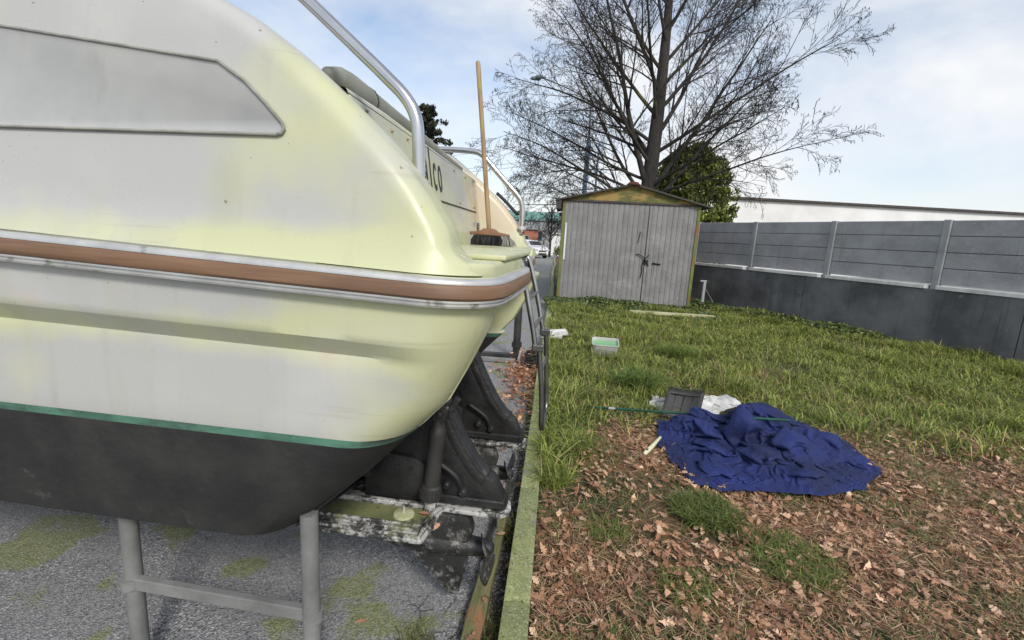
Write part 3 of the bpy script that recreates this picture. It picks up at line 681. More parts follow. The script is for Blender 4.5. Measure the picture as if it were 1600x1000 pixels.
# ------------------------------------------------------------------ broom on the platform
def build_broom():
    c = boat_pt(-.285, 1.66, 1.641)
    b = tag(empty('broom', c, rad(-7)), 'push broom with wooden handle and dark bristles standing on boat platform', 'broom')
    h = Vector((-.115, .02, .96)); h0 = Vector((.012, 0, .085))
    MB().tube([h0-Vector((0, 0, .012)), h0+(h)*.02, h0+h*.5, h0+h*.985, h0+h, h0+h*1.004], [.015, .014, .0135, .0135, .011, .004], 12).build('handle', M['broomwood'], b, smooth=True, auto=50)
    poly = [(-.135, .062), (-.13, .076), (-.045, .082), (-.018, .10), (.042, .10), (.068, .082), (.135, .070), (.14, .056)]
    MB().prism(poly, -.028, .028, ax=1).build('head_block', M['broomblock'], b, bevel=.006, seg=2, smooth=True, auto=40)
    n = 2600; x = RNG.uniform(-.13, .13, n); y = RNG.uniform(-.026, .026, n)
    sp = 1+.22*np.abs(x)/.13
    tip = np.stack([x*sp*1.05+RNG.normal(0, .006, n), y*2.2+RNG.normal(0, .006, n), np.abs(RNG.normal(0, .003, n))], 1)
    base = np.stack([x, y, np.full(n, .06)], 1); wv = np.stack([RNG.uniform(-.0016, .0016, n), RNG.uniform(-.0016, .0016, n), np.zeros(n)], 1)
    wv += np.sign(wv)*.0006
    mid = (base+tip)/2+np.stack([np.sign(x)*.012*np.abs(x)/.13, np.sign(y)*.006, np.zeros(n)], 1)
    V = np.stack([base-wv, base+wv, mid+wv, mid-wv, tip+wv*.7, tip-wv*.7], 1).reshape(-1, 3)
    k = (np.arange(n)*6)[:, None]; fl = (k+np.array([[0, 1, 2, 3, 3, 2, 4, 5]])).ravel()
    grey = ((x < -.075) | (x > .09)); cl = np.where(grey[:, None], lin(150, 148, 142), lin(34, 33, 33))*(1+RNG.uniform(-.5, .4, (n, 1)))
    o = np_mesh('bristles', V, fl, np.full(n*2, 4), np.repeat(cl, 6, 0), M['bristle'], b)
    tag(o, kind='stuff')
    MB().box((0, 0, .035), (.24, .045, .05)).build('bristle_core', M['rubber'], b)
build_broom()

# ------------------------------------------------------------------ supports round the boat
def supports():
    t = tag(empty('boat_trestle', (-.66, 1.44, -.1), rad(-8)), 'grey tubular steel trestle propping the boat bottom', 'stand')
    MB().tube([(0, 0, 0), (0, 0, .83)], .03, 18).build('post', M['greysteel'], t, smooth=True, auto=40)
    MB().tube([(-.75, .02, 0), (-.75, .02, .83)], .03, 18).build('post', M['greysteel'], t, smooth=True, auto=40)
    MB().box((-.375, .01, .42), (.72, .03, .05)).build('crossbar', M['greysteel'], t, bevel=.004)
    for x in (0, -.75): MB().tube([(x, .01, .40), (x, .01, .44)], .036, 14).build('weld_collar', M['greysteel'], t, smooth=True, auto=40)
    for x in (0, -.75): MB().box((x, .01, .006), (.14, .14, .012)).build('foot_plate', M['greysteel'], t, bevel=.003)
    MB().box((-.36, .10, .84), (.62, .09, .03)).build('top_pad', M['timber'], t, bevel=.006)
    # black cradle post on the far side of the boat
    t = tag(empty('cradle_post', (.09, 6.72, -.1), rad(-4)), 'black cradle post with collar standing beyond the ladder', 'stand')
    MB().tube([(0, 0, 0), (0, 0, .10), (0, 0, .105), (0, 0, .80), (0, 0, .81), (0, 0, .92)], [.062, .062, .055, .055, .04, .04], 16).build('post', M['blackpost'], t, smooth=True, auto=40)
    MB().tube([(0, 0, .19), (0, 0, .26)], .075, 16).build('collar', M['blackpost'], t, smooth=True, auto=40)
    MB().box((0, 0, .94), (.16, .16, .03)).build('pad', M['blackpost'], t, bevel=.005)
    MB().box((-.30, -.06, .05), (.62, .09, .09)).build('base_beam', M['blackpost'], t, bevel=.008)
    MB().box((-.30, -.24, .035), (.62, .07, .06)).build('base_beam', M['greysteel'], t, bevel=.008)
    MB().box((.06, -.22, .10), (.03, .05, .18), Matrix.Rotation(.15, 3, 'Y')).build('peg', M['alu'], t, bevel=.004)
    # coiled black hoses behind the ladder
    cpt = []
    for i in range(90):
        a = i*.42; r = .16+.02*math.sin(i*.31); cpt.append((.30+.5*r*math.cos(a), 6.35+r*math.sin(a), -.085+.0022*i+.01*math.sin(i*.9)))
    tag(MB().tube(cpt, .013, 6).build('hose_coil', M['rubber'], smooth=True), 'black hose coiled on the ground beside the cradle post', 'hose')
    # timber along the kerb
    a = Vector((-.175, 1.12)); b2 = Vector((.005, 2.73)); d = b2-a; L = d.length
    t = MB(); n = 14; rows = []
    for i in range(n+1):
        y = L*i/n; s = .003*math.sin(i*1.7)
        rows.append([(-.043+s, y, 0), (-.043+s, y, .058), (-.036, y, .066+s), (.0, y, .067), (.034, y, .064-s), (.042-s, y, .056), (.042-s, y, 0)])
    t.grid(rows, closed=True); m_ = 7; t.f += [tuple(range(m_)), tuple(range(n*m_, n*m_+m_))]
    o = t.build('timber_beam', M['timber'], smooth=True, auto=30); o.location = (a.x, a.y, -.1); o.rotation_euler = (0, 0, -math.atan2(d.x, d.y))
    tag(o, 'mossy weathered timber beam lying along the kerb', 'timber')
supports()

# ------------------------------------------------------------------ metal shed
def build_shed():
    Wd, H, Dp = 3.60, 2.74, 5.2
    s = tag(empty('metal_shed', (1.215, 12.88, 0), rad(-5.3)), 'grey corrugated metal garage with rusty olive gable and chained door', 'shed')
    def corr(x0, x1, z0, z1, y, name, m, pitch=.135, parent=s):
        xs = []; x = x0
        while x < x1-.02:
            for dx, dd in ((0, 0), (pitch*.42, 0), (pitch*.46, .014), (pitch*.54, .014), (pitch*.58, 0), (pitch*.79, 0), (pitch*.80, .005), (pitch*.83, .005), (pitch*.84, 0)):
                if x+dx <= x1: xs.append((x+dx, dd))
            x += pitch
        xs.append((x1, 0))
        zs = np.linspace(z0, z1, 12)
        rows = [[(a, y+d+.010*nz(a, z, 1.3, 5)+.004*nz(a, z, 4, 2), float(z)) for a, d in xs] for z in zs]
        return MB().grid(rows).build(name, m, parent)
    corr(.07, 2.30, .02, H, -.002, 'front_panel', M['galv'])
    d = corr(2.305, Wd-.07, .02, H, -.010, 'door', M['galv'])
    MB().box((2.296, -.012, H/2), (.016, .012, H-.06)).build('door_edge', M['chain'], d)
    # chain and hasp
    def P(x, z, o=-.03): return (x, o, z)
    ch = MB().tube(smooth_curve([P(2.05, 1.43), P(2.18, 1.40, -.045), P(2.29, 1.30, -.05), P(2.36, 1.20), P(2.40, 1.12)], 5), .013, 6).tube(smooth_curve([P(2.40, 1.42), P(2.33, 1.35, -.05), P(2.27, 1.27, -.045), P(2.24, 1.12), P(2.25, .95), P(2.22, .80)], 5), .012, 6)
    ch.build('chain', M['chain'], d, smooth=True)
    MB().tube([P(2.50, 1.20), P(2.72, 1.185)], .02, 8).build('bolt', M['chain'], d, smooth=True)
    MB().box(P(2.34, 1.23, -.05), (.09, .035, .11)).build('padlock', M['chain'], d, bevel=.01)
    MB().tube([P(2.11, 2.02, -.02), P(2.07, 1.72, -.02)], .009, 6).build('scratch_wire', M['chain'], d)
    for x, w in ((.03, .08), (Wd-.03, .08)):
        MB().box((x, -.006, H/2), (w, .07, H)).build('corner_post', M['shedpost'], s, bevel=.006)
    MB().box((.115, -.022, 1.66), (.05, .012, 1.0)).build('white_strip', M['white'], s, bevel=.002)
    # lintel, gable, roof
    MB().box((Wd/2, -.015, H+.02), (Wd+.05, .06, .05)).build('lintel', M['roof'], s, bevel=.004)
    gz = H+.045; ap = H+.47
    MB().prism([(.0, gz), (Wd, gz), (Wd/2+.05, ap), (Wd/2-.05, ap)], -.03, .0, ax=1).build('gable', M['shedpaint'], s)
    for sg in (0, 1):
        x0, x1 = (Wd/2, -.22) if sg == 0 else (Wd/2, Wd+.26)
        z0, z1 = ap+.035, H+.02-.02*sg
        nx = Vector((x1-x0, 0, z1-z0)); up = Vector((-nx.z, 0, nx.x)).normalized()
        if up.z < 0: up = -up
        rows = []
        for y in (-.16, Dp+.15):
            rows.append([(x0, y, z0), (x1, y, z1), (x1-up.x*.03, y, z1-up.z*.035), (x0-up.x*.03, y, z0-up.z*.035)])
        mb = MB().grid(rows, closed=True); mb.f += [(0, 1, 2, 3), (4, 5, 6, 7)]
        mb.build('roof_sheet', M['roof'], s, bevel=.003)
    MB().prism([(Wd/2-.16, ap+.005), (Wd/2-.05, ap+.075), (Wd/2+.05, ap+.075), (Wd/2+.18, ap+.0)], -.19, -.155, ax=1).build('ridge_cap_end', M['rust'], s, bevel=.004)
    MB().box((Wd/2, Dp/2, ap+.055), (.24, Dp+.3, .03)).build('ridge_cap', M['rust'], s, bevel=.006)
    MB().box((-.12, .05, H-.10), (.14, .36, .26)).build('gutter_end', M['roof'], s, bevel=.01)
    # sides and back
    for x, nm in ((0, 'side_wall'), (Wd, 'side_wall')):
        MB().box((x, Dp/2+.03, H/2), (.03, Dp-.08, H)).build(nm, M['galv'], s)
    MB().box((Wd/2, Dp, H/2), (Wd, .03, H)).build('back_wall', M['galv'], s)
    MB().prism([(.0, gz), (Wd, gz), (Wd/2, ap)], Dp-.02, Dp+.01, ax=1).build('back_gable', M['shedpaint'], s)
    # plank lying in the grass in front
    o = MB().box((0, 0, 0), (2.12, .13, .09)).build('plank', mat('pale_plank', srgb(186, 182, 150), srgb(160, 158, 118), 3, .85, stretch=(.5, 5, 5), bump=.3), bevel=.008)
    o.location = (3.88, 11.10, .055); o.rotation_euler = (0, rad(1), rad(3.6)); tag(o, 'pale timber plank lying in the grass before the shed', 'plank')
    # grey metal frame leaning beside the shed
    f = tag(empty('steel_trestle', (5.52, 13.45, 0), rad(20)), 'small grey steel trestle with brace between shed and wall', 'trestle')
    MB().box((0, 0, .36), (.09, .05, .74)).build('upright', M['precast'], f, bevel=.006)
    MB().box((-.05, 0, .745), (.22, .06, .04)).build('head', M['precast'], f, bevel=.006)
    MB().tube([(.03, 0, .55), (.50, .02, .03)], .015, 6).build('brace', M['greysteel'], f)
    MB().tube([(0, 0, .03), (.55, .02, .02)], .02, 6).build('foot_bar', M['coping'], f)
build_shed()

# ------------------------------------------------------------------ boundary wall on the right
def build_wall():
    d = Vector((.375, -.927, 0)).normalized(); ang = math.atan2(d.y, d.x)
    P0 = Vector((6.72, 12.89, 0))-d*2.6
    L = 26.0
    w = tag(empty('boundary_wall', P0, ang), 'stained concrete wall topped with grey precast panels beside the shed', 'wall')
    # local x runs towards the camera side, local +y is the far side
    k = 0; x = 0.0
    while x < L:
        MB().box((x+2.0, .14, .51), (3.99, .28, 1.26)).build('base_block', M['walllow'], w, bevel=.01); x += 4.0
    x = 0.0
    while x < L:
        MB().box((x+1.1, .12, 1.1775), (2.02, .30, .075)).build('coping', M['coping'], w, bevel=.006)
        x += 2.2
    x = 0.0; hgt = [.315, .31, .315, .305]
    while x < L:
        z = 1.235
        for i, h in enumerate(hgt):
            MB().box((x+1.1, .16+random.uniform(-.004, .004), z+h/2), (2.06, .045, h-.010)).build('panel', M['precast'], w, bevel=.008, seg=1); z += h
        MB().box((x+1.1, .19, 1.855), (2.06, .02, 1.22)).build('panel_core', M['walllow'], w)
        MB().box((x, .16, 1.79), (.13, .12, 1.40)).build('post', M['precast'], w, bevel=.012, seg=1)
        x += 2.2
build_wall()

# ------------------------------------------------------------------ things lying on the grass
def crumple(name, poly, m, seed, label, cat, n=60, slack=1.35, lift=.16, bumps=(), steps=160, thick=.004, bend=.07, base=.02, lumps=0, lump_h=.13):
    """a sheet larger than its footprint is dropped on the lawn and buckles into folds (mass-spring settling)"""
    P = [Vector(p) for p in poly]; c = sum(P, Vector((0, 0)))/len(P)
    def rad_at(a):
        dx, dy = math.cos(a), math.sin(a); best = .05
        for i in range(len(P)):
            p, q = P[i]-c, P[(i+1) % len(P)]-c; e = q-p; den = dx*e.y-dy*e.x
            if abs(den) < 1e-9: continue
            t = (p.x*e.y-p.y*e.x)/den; s = (p.x*dy-p.y*dx)/den
            if t > 0 and -1e-6 <= s <= 1+1e-6: best = max(best, t)
        return best
    tab = np.array([rad_at(2*math.pi*k/360) for k in range(360)]); tab = (np.roll(tab, 2)+np.roll(tab, 1)+2*tab+np.roll(tab, -1)+np.roll(tab, -2))/6
    g = np.linspace(-1, 1, n); A, Bq = np.meshgrid(g, g, indexing='ij')
    X = A*np.sqrt(1-Bq**2/2); Y = Bq*np.sqrt(1-A**2/2); th = np.arctan2(Y, X); rr = np.sqrt(X*X+Y*Y)
    Rr = np.interp(np.mod(th, 2*np.pi), np.arange(361)*2*np.pi/360, np.append(tab, tab[0]))
    pos = np.stack([c.x+rr*Rr*np.cos(th), c.y+rr*Rr*np.sin(th), np.zeros_like(X)], -1)
    gz = np.array([[lawn_z(p[0], p[1]) for p in row] for row in pos])+base
    rl = random.Random(int(seed*100))
    for q in range(lumps):
        an, rq = rl.uniform(0, 6.28), rl.uniform(.0, .8); Rq = float(np.interp(an, np.arange(361)*2*np.pi/360, np.append(tab, tab[0])))
        bumps = tuple(bumps)+((c.x+Rq*rq*math.cos(an), c.y+Rq*rq*math.sin(an), rl.uniform(.07, .16), rl.uniform(.02, lump_h)),)
    for bx, by, br, bh in bumps: gz += bh*np.exp(-((pos[..., 0]-bx)**2+(pos[..., 1]-by)**2)/br**2)
    rest = {}
    offs = [(1, 0), (0, 1), (1, 1), (1, -1), (2, 0), (0, 2)]
    def sl(o):
        a = (slice(0, n-o[0]), slice(max(0, -o[1]), n-max(0, o[1]))); b = (slice(o[0], n), slice(max(0, o[1]), n-max(0, -o[1]))); return a, b
    sk = 1+(slack-1)*(1-.75*rr**3)*np.array([[.55+.9*(.5+.5*noise.noise(Vector((p[0]*1.6, p[1]*1.6, seed)))) for p in row] for row in pos])
    for o in offs:
        a, b = sl(o); rest[o] = np.linalg.norm(pos[b]-pos[a], axis=-1)*sk[a]
    r2 = np.random.default_rng(int(seed*10))
    nzv = np.array([[sum(noise.noise(Vector((p[0]*k, p[1]*k, seed+k)))/k*2.2 for k in (2.2, 4.5, 9, 16, 26)) for p in row] for row in pos])
    pos[..., 2] = gz+lift*(.5+.5*nzv).clip(0, 2)*(1-rr**4)+.004*r2.random(pos.shape[:2])
    pos[..., 0] += .03*nzv; pos[..., 1] -= .03*np.roll(nzv, 5, 0)
    vel = np.zeros_like(pos); dt = .02
    for st in range(steps):
        vel[..., 2] -= 9.8*dt*.6; vel *= .90; old = pos.copy(); pos = pos+vel*dt
        for it in range(5):
            for o in offs:
                a, b = sl(o); d = pos[b]-pos[a]; L = np.linalg.norm(d, axis=-1)+1e-9
                k = .28 if o[0]+abs(o[1]) < 2 else (.18 if abs(o[0]) == 1 else bend)
                cor = d*(((L-rest[o])/L)*k)[..., None]
                pos[a] += cor; pos[b] -= cor
            pos[..., 2] = np.maximum(pos[..., 2], gz)
        on = pos[..., 2] <= gz+.004
        pos[..., :2] = np.where(on[..., None], old[..., :2]+(pos[..., :2]-old[..., :2])*.15, pos[..., :2])
        vel = (pos-old)/dt
    sm = pos.copy()
    for it in range(1): sm[1:-1, 1:-1] = .8*sm[1:-1, 1:-1]+.05*(sm[2:, 1:-1]+sm[:-2, 1:-1]+sm[1:-1, 2:]+sm[1:-1, :-2])
    o = MB().grid([[tuple(p) for p in row] for row in sm]).build(name, m, smooth=True)
    so = o.modifiers.new('thickness', 'SOLIDIFY'); so.thickness = thick
    sb = o.modifiers.new('round', 'SUBSURF'); sb.levels = 1; sb.render_levels = 1
    return tag(o, label, cat)
def lawn_things():
    crumple('blue_cover', [(1.40, 4.16), (1.385, 3.98), (1.30, 3.62), (1.30, 3.36), (1.36, 3.05), (1.52, 2.96), (1.80, 2.98), (2.2, 2.93), (2.6, 3.05), (2.95, 3.4), (3.05, 3.9), (2.9, 4.45), (2.66, 4.58), (2.44, 4.50), (2.22, 4.24), (1.95, 4.04), (1.62, 4.12), (1.46, 4.18)],
            M['blue'], 3.3, 'crumpled navy blue boat cover heaped on the grass', 'boat cover', n=118, slack=1.98, lift=.27, bumps=((2.50, 4.25, .20, .15), (1.60, 3.90, .18, .03), (2.2, 3.45, .5, .05)), steps=120, bend=.014, base=.035, lumps=34, lump_h=.10)
    hk = MB().tube(smooth_curve([(1.86, 3.70, .205), (1.83, 3.66, .215), (1.86, 3.63, .22), (1.93, 3.655, .22), (1.97, 3.70, .22), (1.95, 3.73, .215)], 5), .011, 8).build('cover_hook', M['cream_handle'], smooth=True)
    tag(hk, 'small cream plastic hook lying on the blue cover', 'hook')
    crumple('plastic_sheet', [(1.92, 4.50), (2.05, 4.42), (2.25, 4.55), (2.5, 4.72), (2.55, 4.95), (2.2, 5.02), (2.02, 4.92), (1.90, 4.72)], M['plasticwhite'], 8.1,
            'crumpled white plastic sheet between black shovel and blue cover', 'plastic sheet', n=44, slack=1.75, lift=.2, bumps=((2.2, 4.72, .22, .05), (2.38, 4.82, .10, .05), (2.02, 4.66, .08, .05)))
    crumple('plastic_bag', [(1.50, 4.62), (1.60, 4.44), (1.72, 4.48), (1.78, 4.66), (1.70, 4.86), (1.60, 4.95), (1.55, 4.8)], M['plasticwhite'], 5.2,
            'small crumpled white plastic bag just left of the black shovel', 'plastic bag', n=30, slack=1.7, lift=.12, bumps=((1.62, 4.68, .12, .04),))
    # shovel: scoop blade tilted up, pale handle running under the cover
    s = tag(empty('scoop_shovel', (1.70, 4.36, .02), 0), 'black plastic scoop shovel with cream handle half under blue cover', 'shovel')
    c0, c1, c2, c3 = Vector((1.525, 4.36, .03)), Vector((1.865, 4.30, .03)), Vector((1.985, 4.50, .20)), Vector((1.655, 4.60, .27))
    o = Vector((1.70, 4.36, .02))
    ex = (c1-c0); ey = (c3-c0+c2-c1)/2; nrm = ex.cross(ey).normalized()
    def SP(a, b, h=0): return tuple(c0+ex*a+ey*b+nrm*h-o)
    rows = []
    for j in range(9):
        b = j/8; rows.append([SP(a, b, .035*((2*a-1)**2)+.02*max(0, b-.85)*4) for a in np.linspace(0, 1, 13)])
    bl = MB().grid(rows).build('blade', M['shovel'], s, smooth=True); so = bl.modifiers.new('thickness', 'SOLIDIFY'); so.thickness = .006
    ed = [SP(a, 0, .036*((2*a-1)**2)) for a in np.linspace(0, 1, 9)]+[SP(1, b, .036) for b in np.linspace(.1, 1, 6)]+[SP(a, 1, .04+.036*((2*a-1)**2)) for a in np.linspace(.95, 0, 9)]+[SP(0, b, .036) for b in np.linspace(.9, 0, 6)]
    MB().tube(ed, .008, 6).build('rim', M['shovel'], bl, smooth=True)
    for a in (.25, .5, .75): MB().tube([SP(a, .1, .01), SP(a, .8, .014)], .006, 6).build('rib', M['shovel'], bl, smooth=True)
    MB().tube([SP(.08, .82, .03), SP(.92, .82, .03)], .007, 6).build('rib', M['shovel'], bl, smooth=True)
    hp = [Vector((1.118, 3.465, .045)), Vector((1.14, 3.495, .047)), Vector((1.33, 3.755, .06)), Vector((1.70, 4.30, .03))]
    MB().tube([p-o for p in hp], [.012, .019, .016, .016], 10).build('handle', M['cream_handle'], s, smooth=True)
    MB().box(Vector((1.155, 3.515, .064))-o, (.014, .04, .006), Matrix.Rotation(-.63, 3, 'Z')).build('handle_hole', M['rubber'], s, bevel=.002)
    # green pole
    a, b = Vector((.745, 4.43, .06)), Vector((2.45, 3.80, .27)); d = b-a
    p = tag(empty('green_pole', a, 0), 'thin green pole with black tip lying across the grass', 'pole')
    MB().tube([d*.06, d*.33], .0125, 10).build('shaft', M['greenpole'], p, smooth=True, auto=40)
    MB().tube([d*.0, d*.008, d*.06], [.010, .017, .016], 10).build('tip', M['rubber'], p, smooth=True, auto=40)
    MB().tube([d*.15, d*.185], .0135, 10).build('sticker', M['alu'], p, smooth=True, auto=40)
    MB().tube([d*.33, d*1.0], .0115, 10).build('shaft', M['greenpole'], p, smooth=True, auto=40)
    # plastic tub
    t = tag(empty('plastic_tub', (1.425, 6.82, .03), rad(-8)), 'white plastic tub with green inside standing in the grass', 'tub')
    t.rotation_euler.x = rad(11)
    def rr(wx, wy, z, r=.05):
        out = []
        for cx, cy, a0 in ((wx-r, wy-r, 0), (-wx+r, wy-r, 90), (-wx+r, -wy+r, 180), (wx-r, -wy+r, 270)):
            for k in range(5): a = rad(a0+22.5*k); out.append((cx+r*math.cos(a), cy+r*math.sin(a), z))
        return out
    rows = [rr(.165, .125, .0), rr(.168, .128, .01), rr(.19, .148, .19), rr(.20, .158, .195), rr(.20, .158, .205), rr(.187, .145, .205), rr(.163, .123, .02)]
    mb = MB().grid(rows, closed=True); n = 20; mb.f += [tuple(range(n-1, -1, -1)), tuple(range(6*n, 7*n))]
    mb.build('body', M['tub'], t, smooth=True, auto=40)
    MB().add(rr(.183, .141, .160), [tuple(range(20))]).build('lining', M['tubwater'], t)
    # white boards by the ladder
    for i, (x, y, z, w, h, r, lab) in enumerate(((.78, 8.05, .07, .42, .26, .10, 'white scuffed board lying on the kerb behind the ladder, upper one'),
                                                 (.70, 7.72, .05, .34, .24, -.2, 'white scuffed board lying on the kerb behind the ladder, lower one'))):
        ob = MB().box((0, 0, 0), (w, h, .03)).build('white_board', M['boardwhite'], bevel=.004); ob.location = (x, y, z+.02*i); ob.rotation_euler = (rad(8-10*i), rad(-5+3*i), r)
        tag(ob, lab, 'board', 'white boards by the ladder')
lawn_things()

# ------------------------------------------------------------------ trees
def grow(rng, start, dirv, length, r0, levels, bend=.12, up=.05, kids=(7, 6, 5), out=None, nseg=9, tips=None, lvl=0, droop=0):
    """recursive branch skeleton; appends (points, radii) lists"""
    pts = [start.copy()]; rs = [r0]; d = dirv.normalized(); seg = length/nseg
    for i in range(nseg):
        d = (d+Vector((rng.uniform(-1, 1), rng.uniform(-1, 1), rng.uniform(-1, 1)))*bend+Vector((0, 0, up-droop*(i/nseg)))).normalized()
        pts.append(pts[-1]+d*seg); rs.append(max(r0*(1-.86*(i+1)/nseg), .005))
    out.append((pts, rs, lvl))
    if lvl >= levels:
        if tips is not None: tips.append((pts[-1], d)); tips.append((pts[-2], d))
        return
    nk = kids[lvl]
    for k in range(nk):
        t = .18+.80*(k+rng.random()*.8)/nk; i = min(int(t*nseg), nseg-1); p = pts[i].lerp(pts[i+1], t*nseg-i)
        dd = (pts[i+1]-pts[i]).normalized(); side = dd.cross(Vector((rng.uniform(-1, 1), rng.uniform(-1, 1), rng.uniform(-.6, 1)))).normalized()
        nd = (dd*rng.uniform(.75, 1.1)+side*rng.uniform(.5, .95)).normalized()
        L = length*(1-t*.58)*rng.uniform(.38, .62)
        grow(rng, p, nd, L, max(rs[i]*rng.uniform(.38, .58), .006), levels, bend*1.15, up*.6, kids, out, max(4, nseg-2), tips, lvl+1, droop)
def branch_mesh(name, segs, m, parent, origin=Vector((0, 0, 0)), rmin=0.0):
    mb = MB()
    for pts, rs, lvl in segs:
        mb.tube([p-origin for p in pts], [max(r, rmin) for r in rs], 8 if lvl == 0 else (5 if lvl == 1 else 3), caps=False)
    return mb.build(name, m, parent, smooth=True, norm=False)
def bare_tree():
    rng = random.Random(21); base = Vector((5.05, 19.0, -.05))
    t = tag(empty('bare_tree', base, 0), 'large leafless tree with spreading twigs behind the metal shed', 'tree')
    tp = smooth_curve([(0, 0, 0), (.02, 0, 2), (.05, 0, 4), (.12, 0, 6.5), (.16, .1, 9), (.1, .1, 12), (.0, .1, 15)], 5)
    tr = [max(.04, .38*(1-(p.z/15.6))**.85+.12*math.exp(-p.z/.5)) for p in tp]
    MB().tube(tp, tr, 16).build('trunk', M['bark'], t, smooth=True)
    def tx(z): return Vector((interp(z, [p.z for p in tp], [p.x for p in tp]), 0, z))
    tips = []
    limbs = []
    # (height, azimuth in degrees from +x counterclockwise, elevation, length, radius)
    spec = [(3.0, 186, 30, 6.6, .10), (3.4, 172, 48, 6.2, .12), (3.2, 10, 42, 6.4, .13), (3.5, 355, 58, 7.5, .15), (3.7, 200, 66, 8.5, .17), (3.3, 60, 20, 5.0, .08),
            (4.2, 178, 14, 6.2, .09), (4.6, 30, 30, 6.5, .11), (4.8, 215, 40, 6.5, .11), (5.2, 340, 34, 6.8, .11), (5.0, 160, 55, 7.5, .13), (5.6, 185, 28, 6.0, .10),
            (5.8, 20, 52, 7.0, .13), (6.3, 240, 45, 6.0, .10), (6.6, 170, 42, 6.4, .11), (6.8, 350, 48, 6.4, .11), (7.4, 200, 55, 6.2, .11), (7.6, 40, 45, 6.0, .10),
            (8.2, 175, 48, 5.6, .10), (8.5, 5, 55, 5.6, .10), (9.2, 210, 58, 5.0, .09), (9.6, 330, 55, 5.0, .09), (10.4, 180, 58, 4.4, .08), (10.8, 20, 60, 4.4, .08), (11.8, 190, 66, 3.8, .07), (12.2, 350, 66, 3.6, .07),
            (3.1, 190, 4, 5.6, .07), (3.6, 168, 20, 6.6, .09), (3.0, 205, 18, 5.6, .08), (3.9, 300, 30, 5.4, .09), (4.4, 100, 34, 5.4, .09), (3.6, 330, 16, 6.0, .085), (2.7, 176, 8, 5.2, .07)]
    for z, az, el, L, r in spec:
        a, e = rad(az+rng.uniform(-8, 8)), rad(el); d = Vector((math.cos(a)*math.cos(e), math.sin(a)*math.cos(e), math.sin(e)))
        segs = []; low = el < 32
        grow(rng, tx(z)-d*.05, d, L, r*.72, 3, .075, .035 if not low else .012, (13, 9, 5), segs, 11, tips, 0, .05 if low else .0)
        branch_mesh('branch', segs, M['twig'], t, rmin=.0056)
    # hanging seed tassels at the tips
    P = np.array([p for p, d in tips]); n = len(P)
    k = RNG.random(n) < .62; P = P[k]; n = len(P)
    tv = np.array([(0, 0, 0), (.011, 0, -.04), (-.006, .010, -.045), (-.006, -.010, -.045), (0, 0, -.105)]); tf = [(0, 1, 2), (0, 2, 3), (0, 3, 1), (4, 2, 1), (4, 3, 2), (4, 1, 3)]
    ms = rotz(RNG.uniform(0, 6.28, n)) @ rotx(RNG.normal(0, .25, n))*RNG.uniform(.45, 1.0, n)[:, None, None]
    V, fl, cn, C = stamp(tv, tf, ms, P, np.zeros((n, 3)))
    tag(np_mesh('seed_tassels', V, fl, cn, None, M['catkin'], t), kind='stuff')
bare_tree()
def far_bare_tree(base, H, seed, label, n=16):
    rng = random.Random(seed); t = tag(empty('bare_tree', base, 0), label, 'tree')
    tp = [Vector((0, 0, z)) for z in np.linspace(0, H*.8, 8)]; MB().tube(tp, [max(.03, .022*H*(1-i/8.5)) for i in range(8)], 8).build('trunk', M['twig'], t, smooth=True)
    segs = []
    for i in range(n):
        z = H*(.22+.5*i/n); a = rng.uniform(0, 6.28); e = rad(rng.uniform(30, 70)); d = Vector((math.cos(a)*math.cos(e), math.sin(a)*math.cos(e), math.sin(e)))
        grow(rng, Vector((0, 0, z)), d, H*.48*(1-.4*i/n), .01*H, 2, .09, .05, (7, 5), segs, 7, None)
    branch_mesh('crown', segs, M['twig'], t, rmin=.014)
far_bare_tree((3.4, 47, -.1), 5.6, 5, 'small leafless tree seen between the boat and the shed')
far_bare_tree((7.0, 62, -.1), 6.5, 9, 'distant leafless tree just left of the shed eave')

def clump_leaves(name, centres, radii, dens, size, palette, m, parent, elong=1.0, upright=.3):
    """leaf-sized faces scattered over lumpy clumps"""
    Ps = []; Ns = []
    for c, r in zip(centres, radii):
        n = int(dens*r*r); v = RNG.normal(size=(n, 3)); v /= np.linalg.norm(v, axis=1)[:, None]
        rr = r*RNG.uniform(.55, 1.05, (n, 1)); Ps.append(np.array(c)+v*rr); Ns.append(v)
    P = np.concatenate(Ps); n = len(P)
    tv = np.array([(-.5, 0, 0), (0, -.28, .05), (.1, 0, .5*elong), (0, .28, .05), (.5, 0, .1)]) * size
    tv = np.array([(-.30, 0, 0), (.30, 0, 0), (.42, .06, .55*elong), (0, .0, 1.0*elong), (-.42, .06, .55*elong)])*size
    ms = rotz(RNG.uniform(0, 6.28, n)) @ rotx(RNG.normal(0, .8, n)) @ roty(RNG.normal(0, .5, n))*RNG.uniform(.6, 1.35, n)[:, None, None]
    V, fl, cn, C = stamp(tv, [(0, 1, 2, 3, 4)], ms, P, pal(palette, n, .35))
    return np_mesh(name, V, fl, cn, C, m, parent)
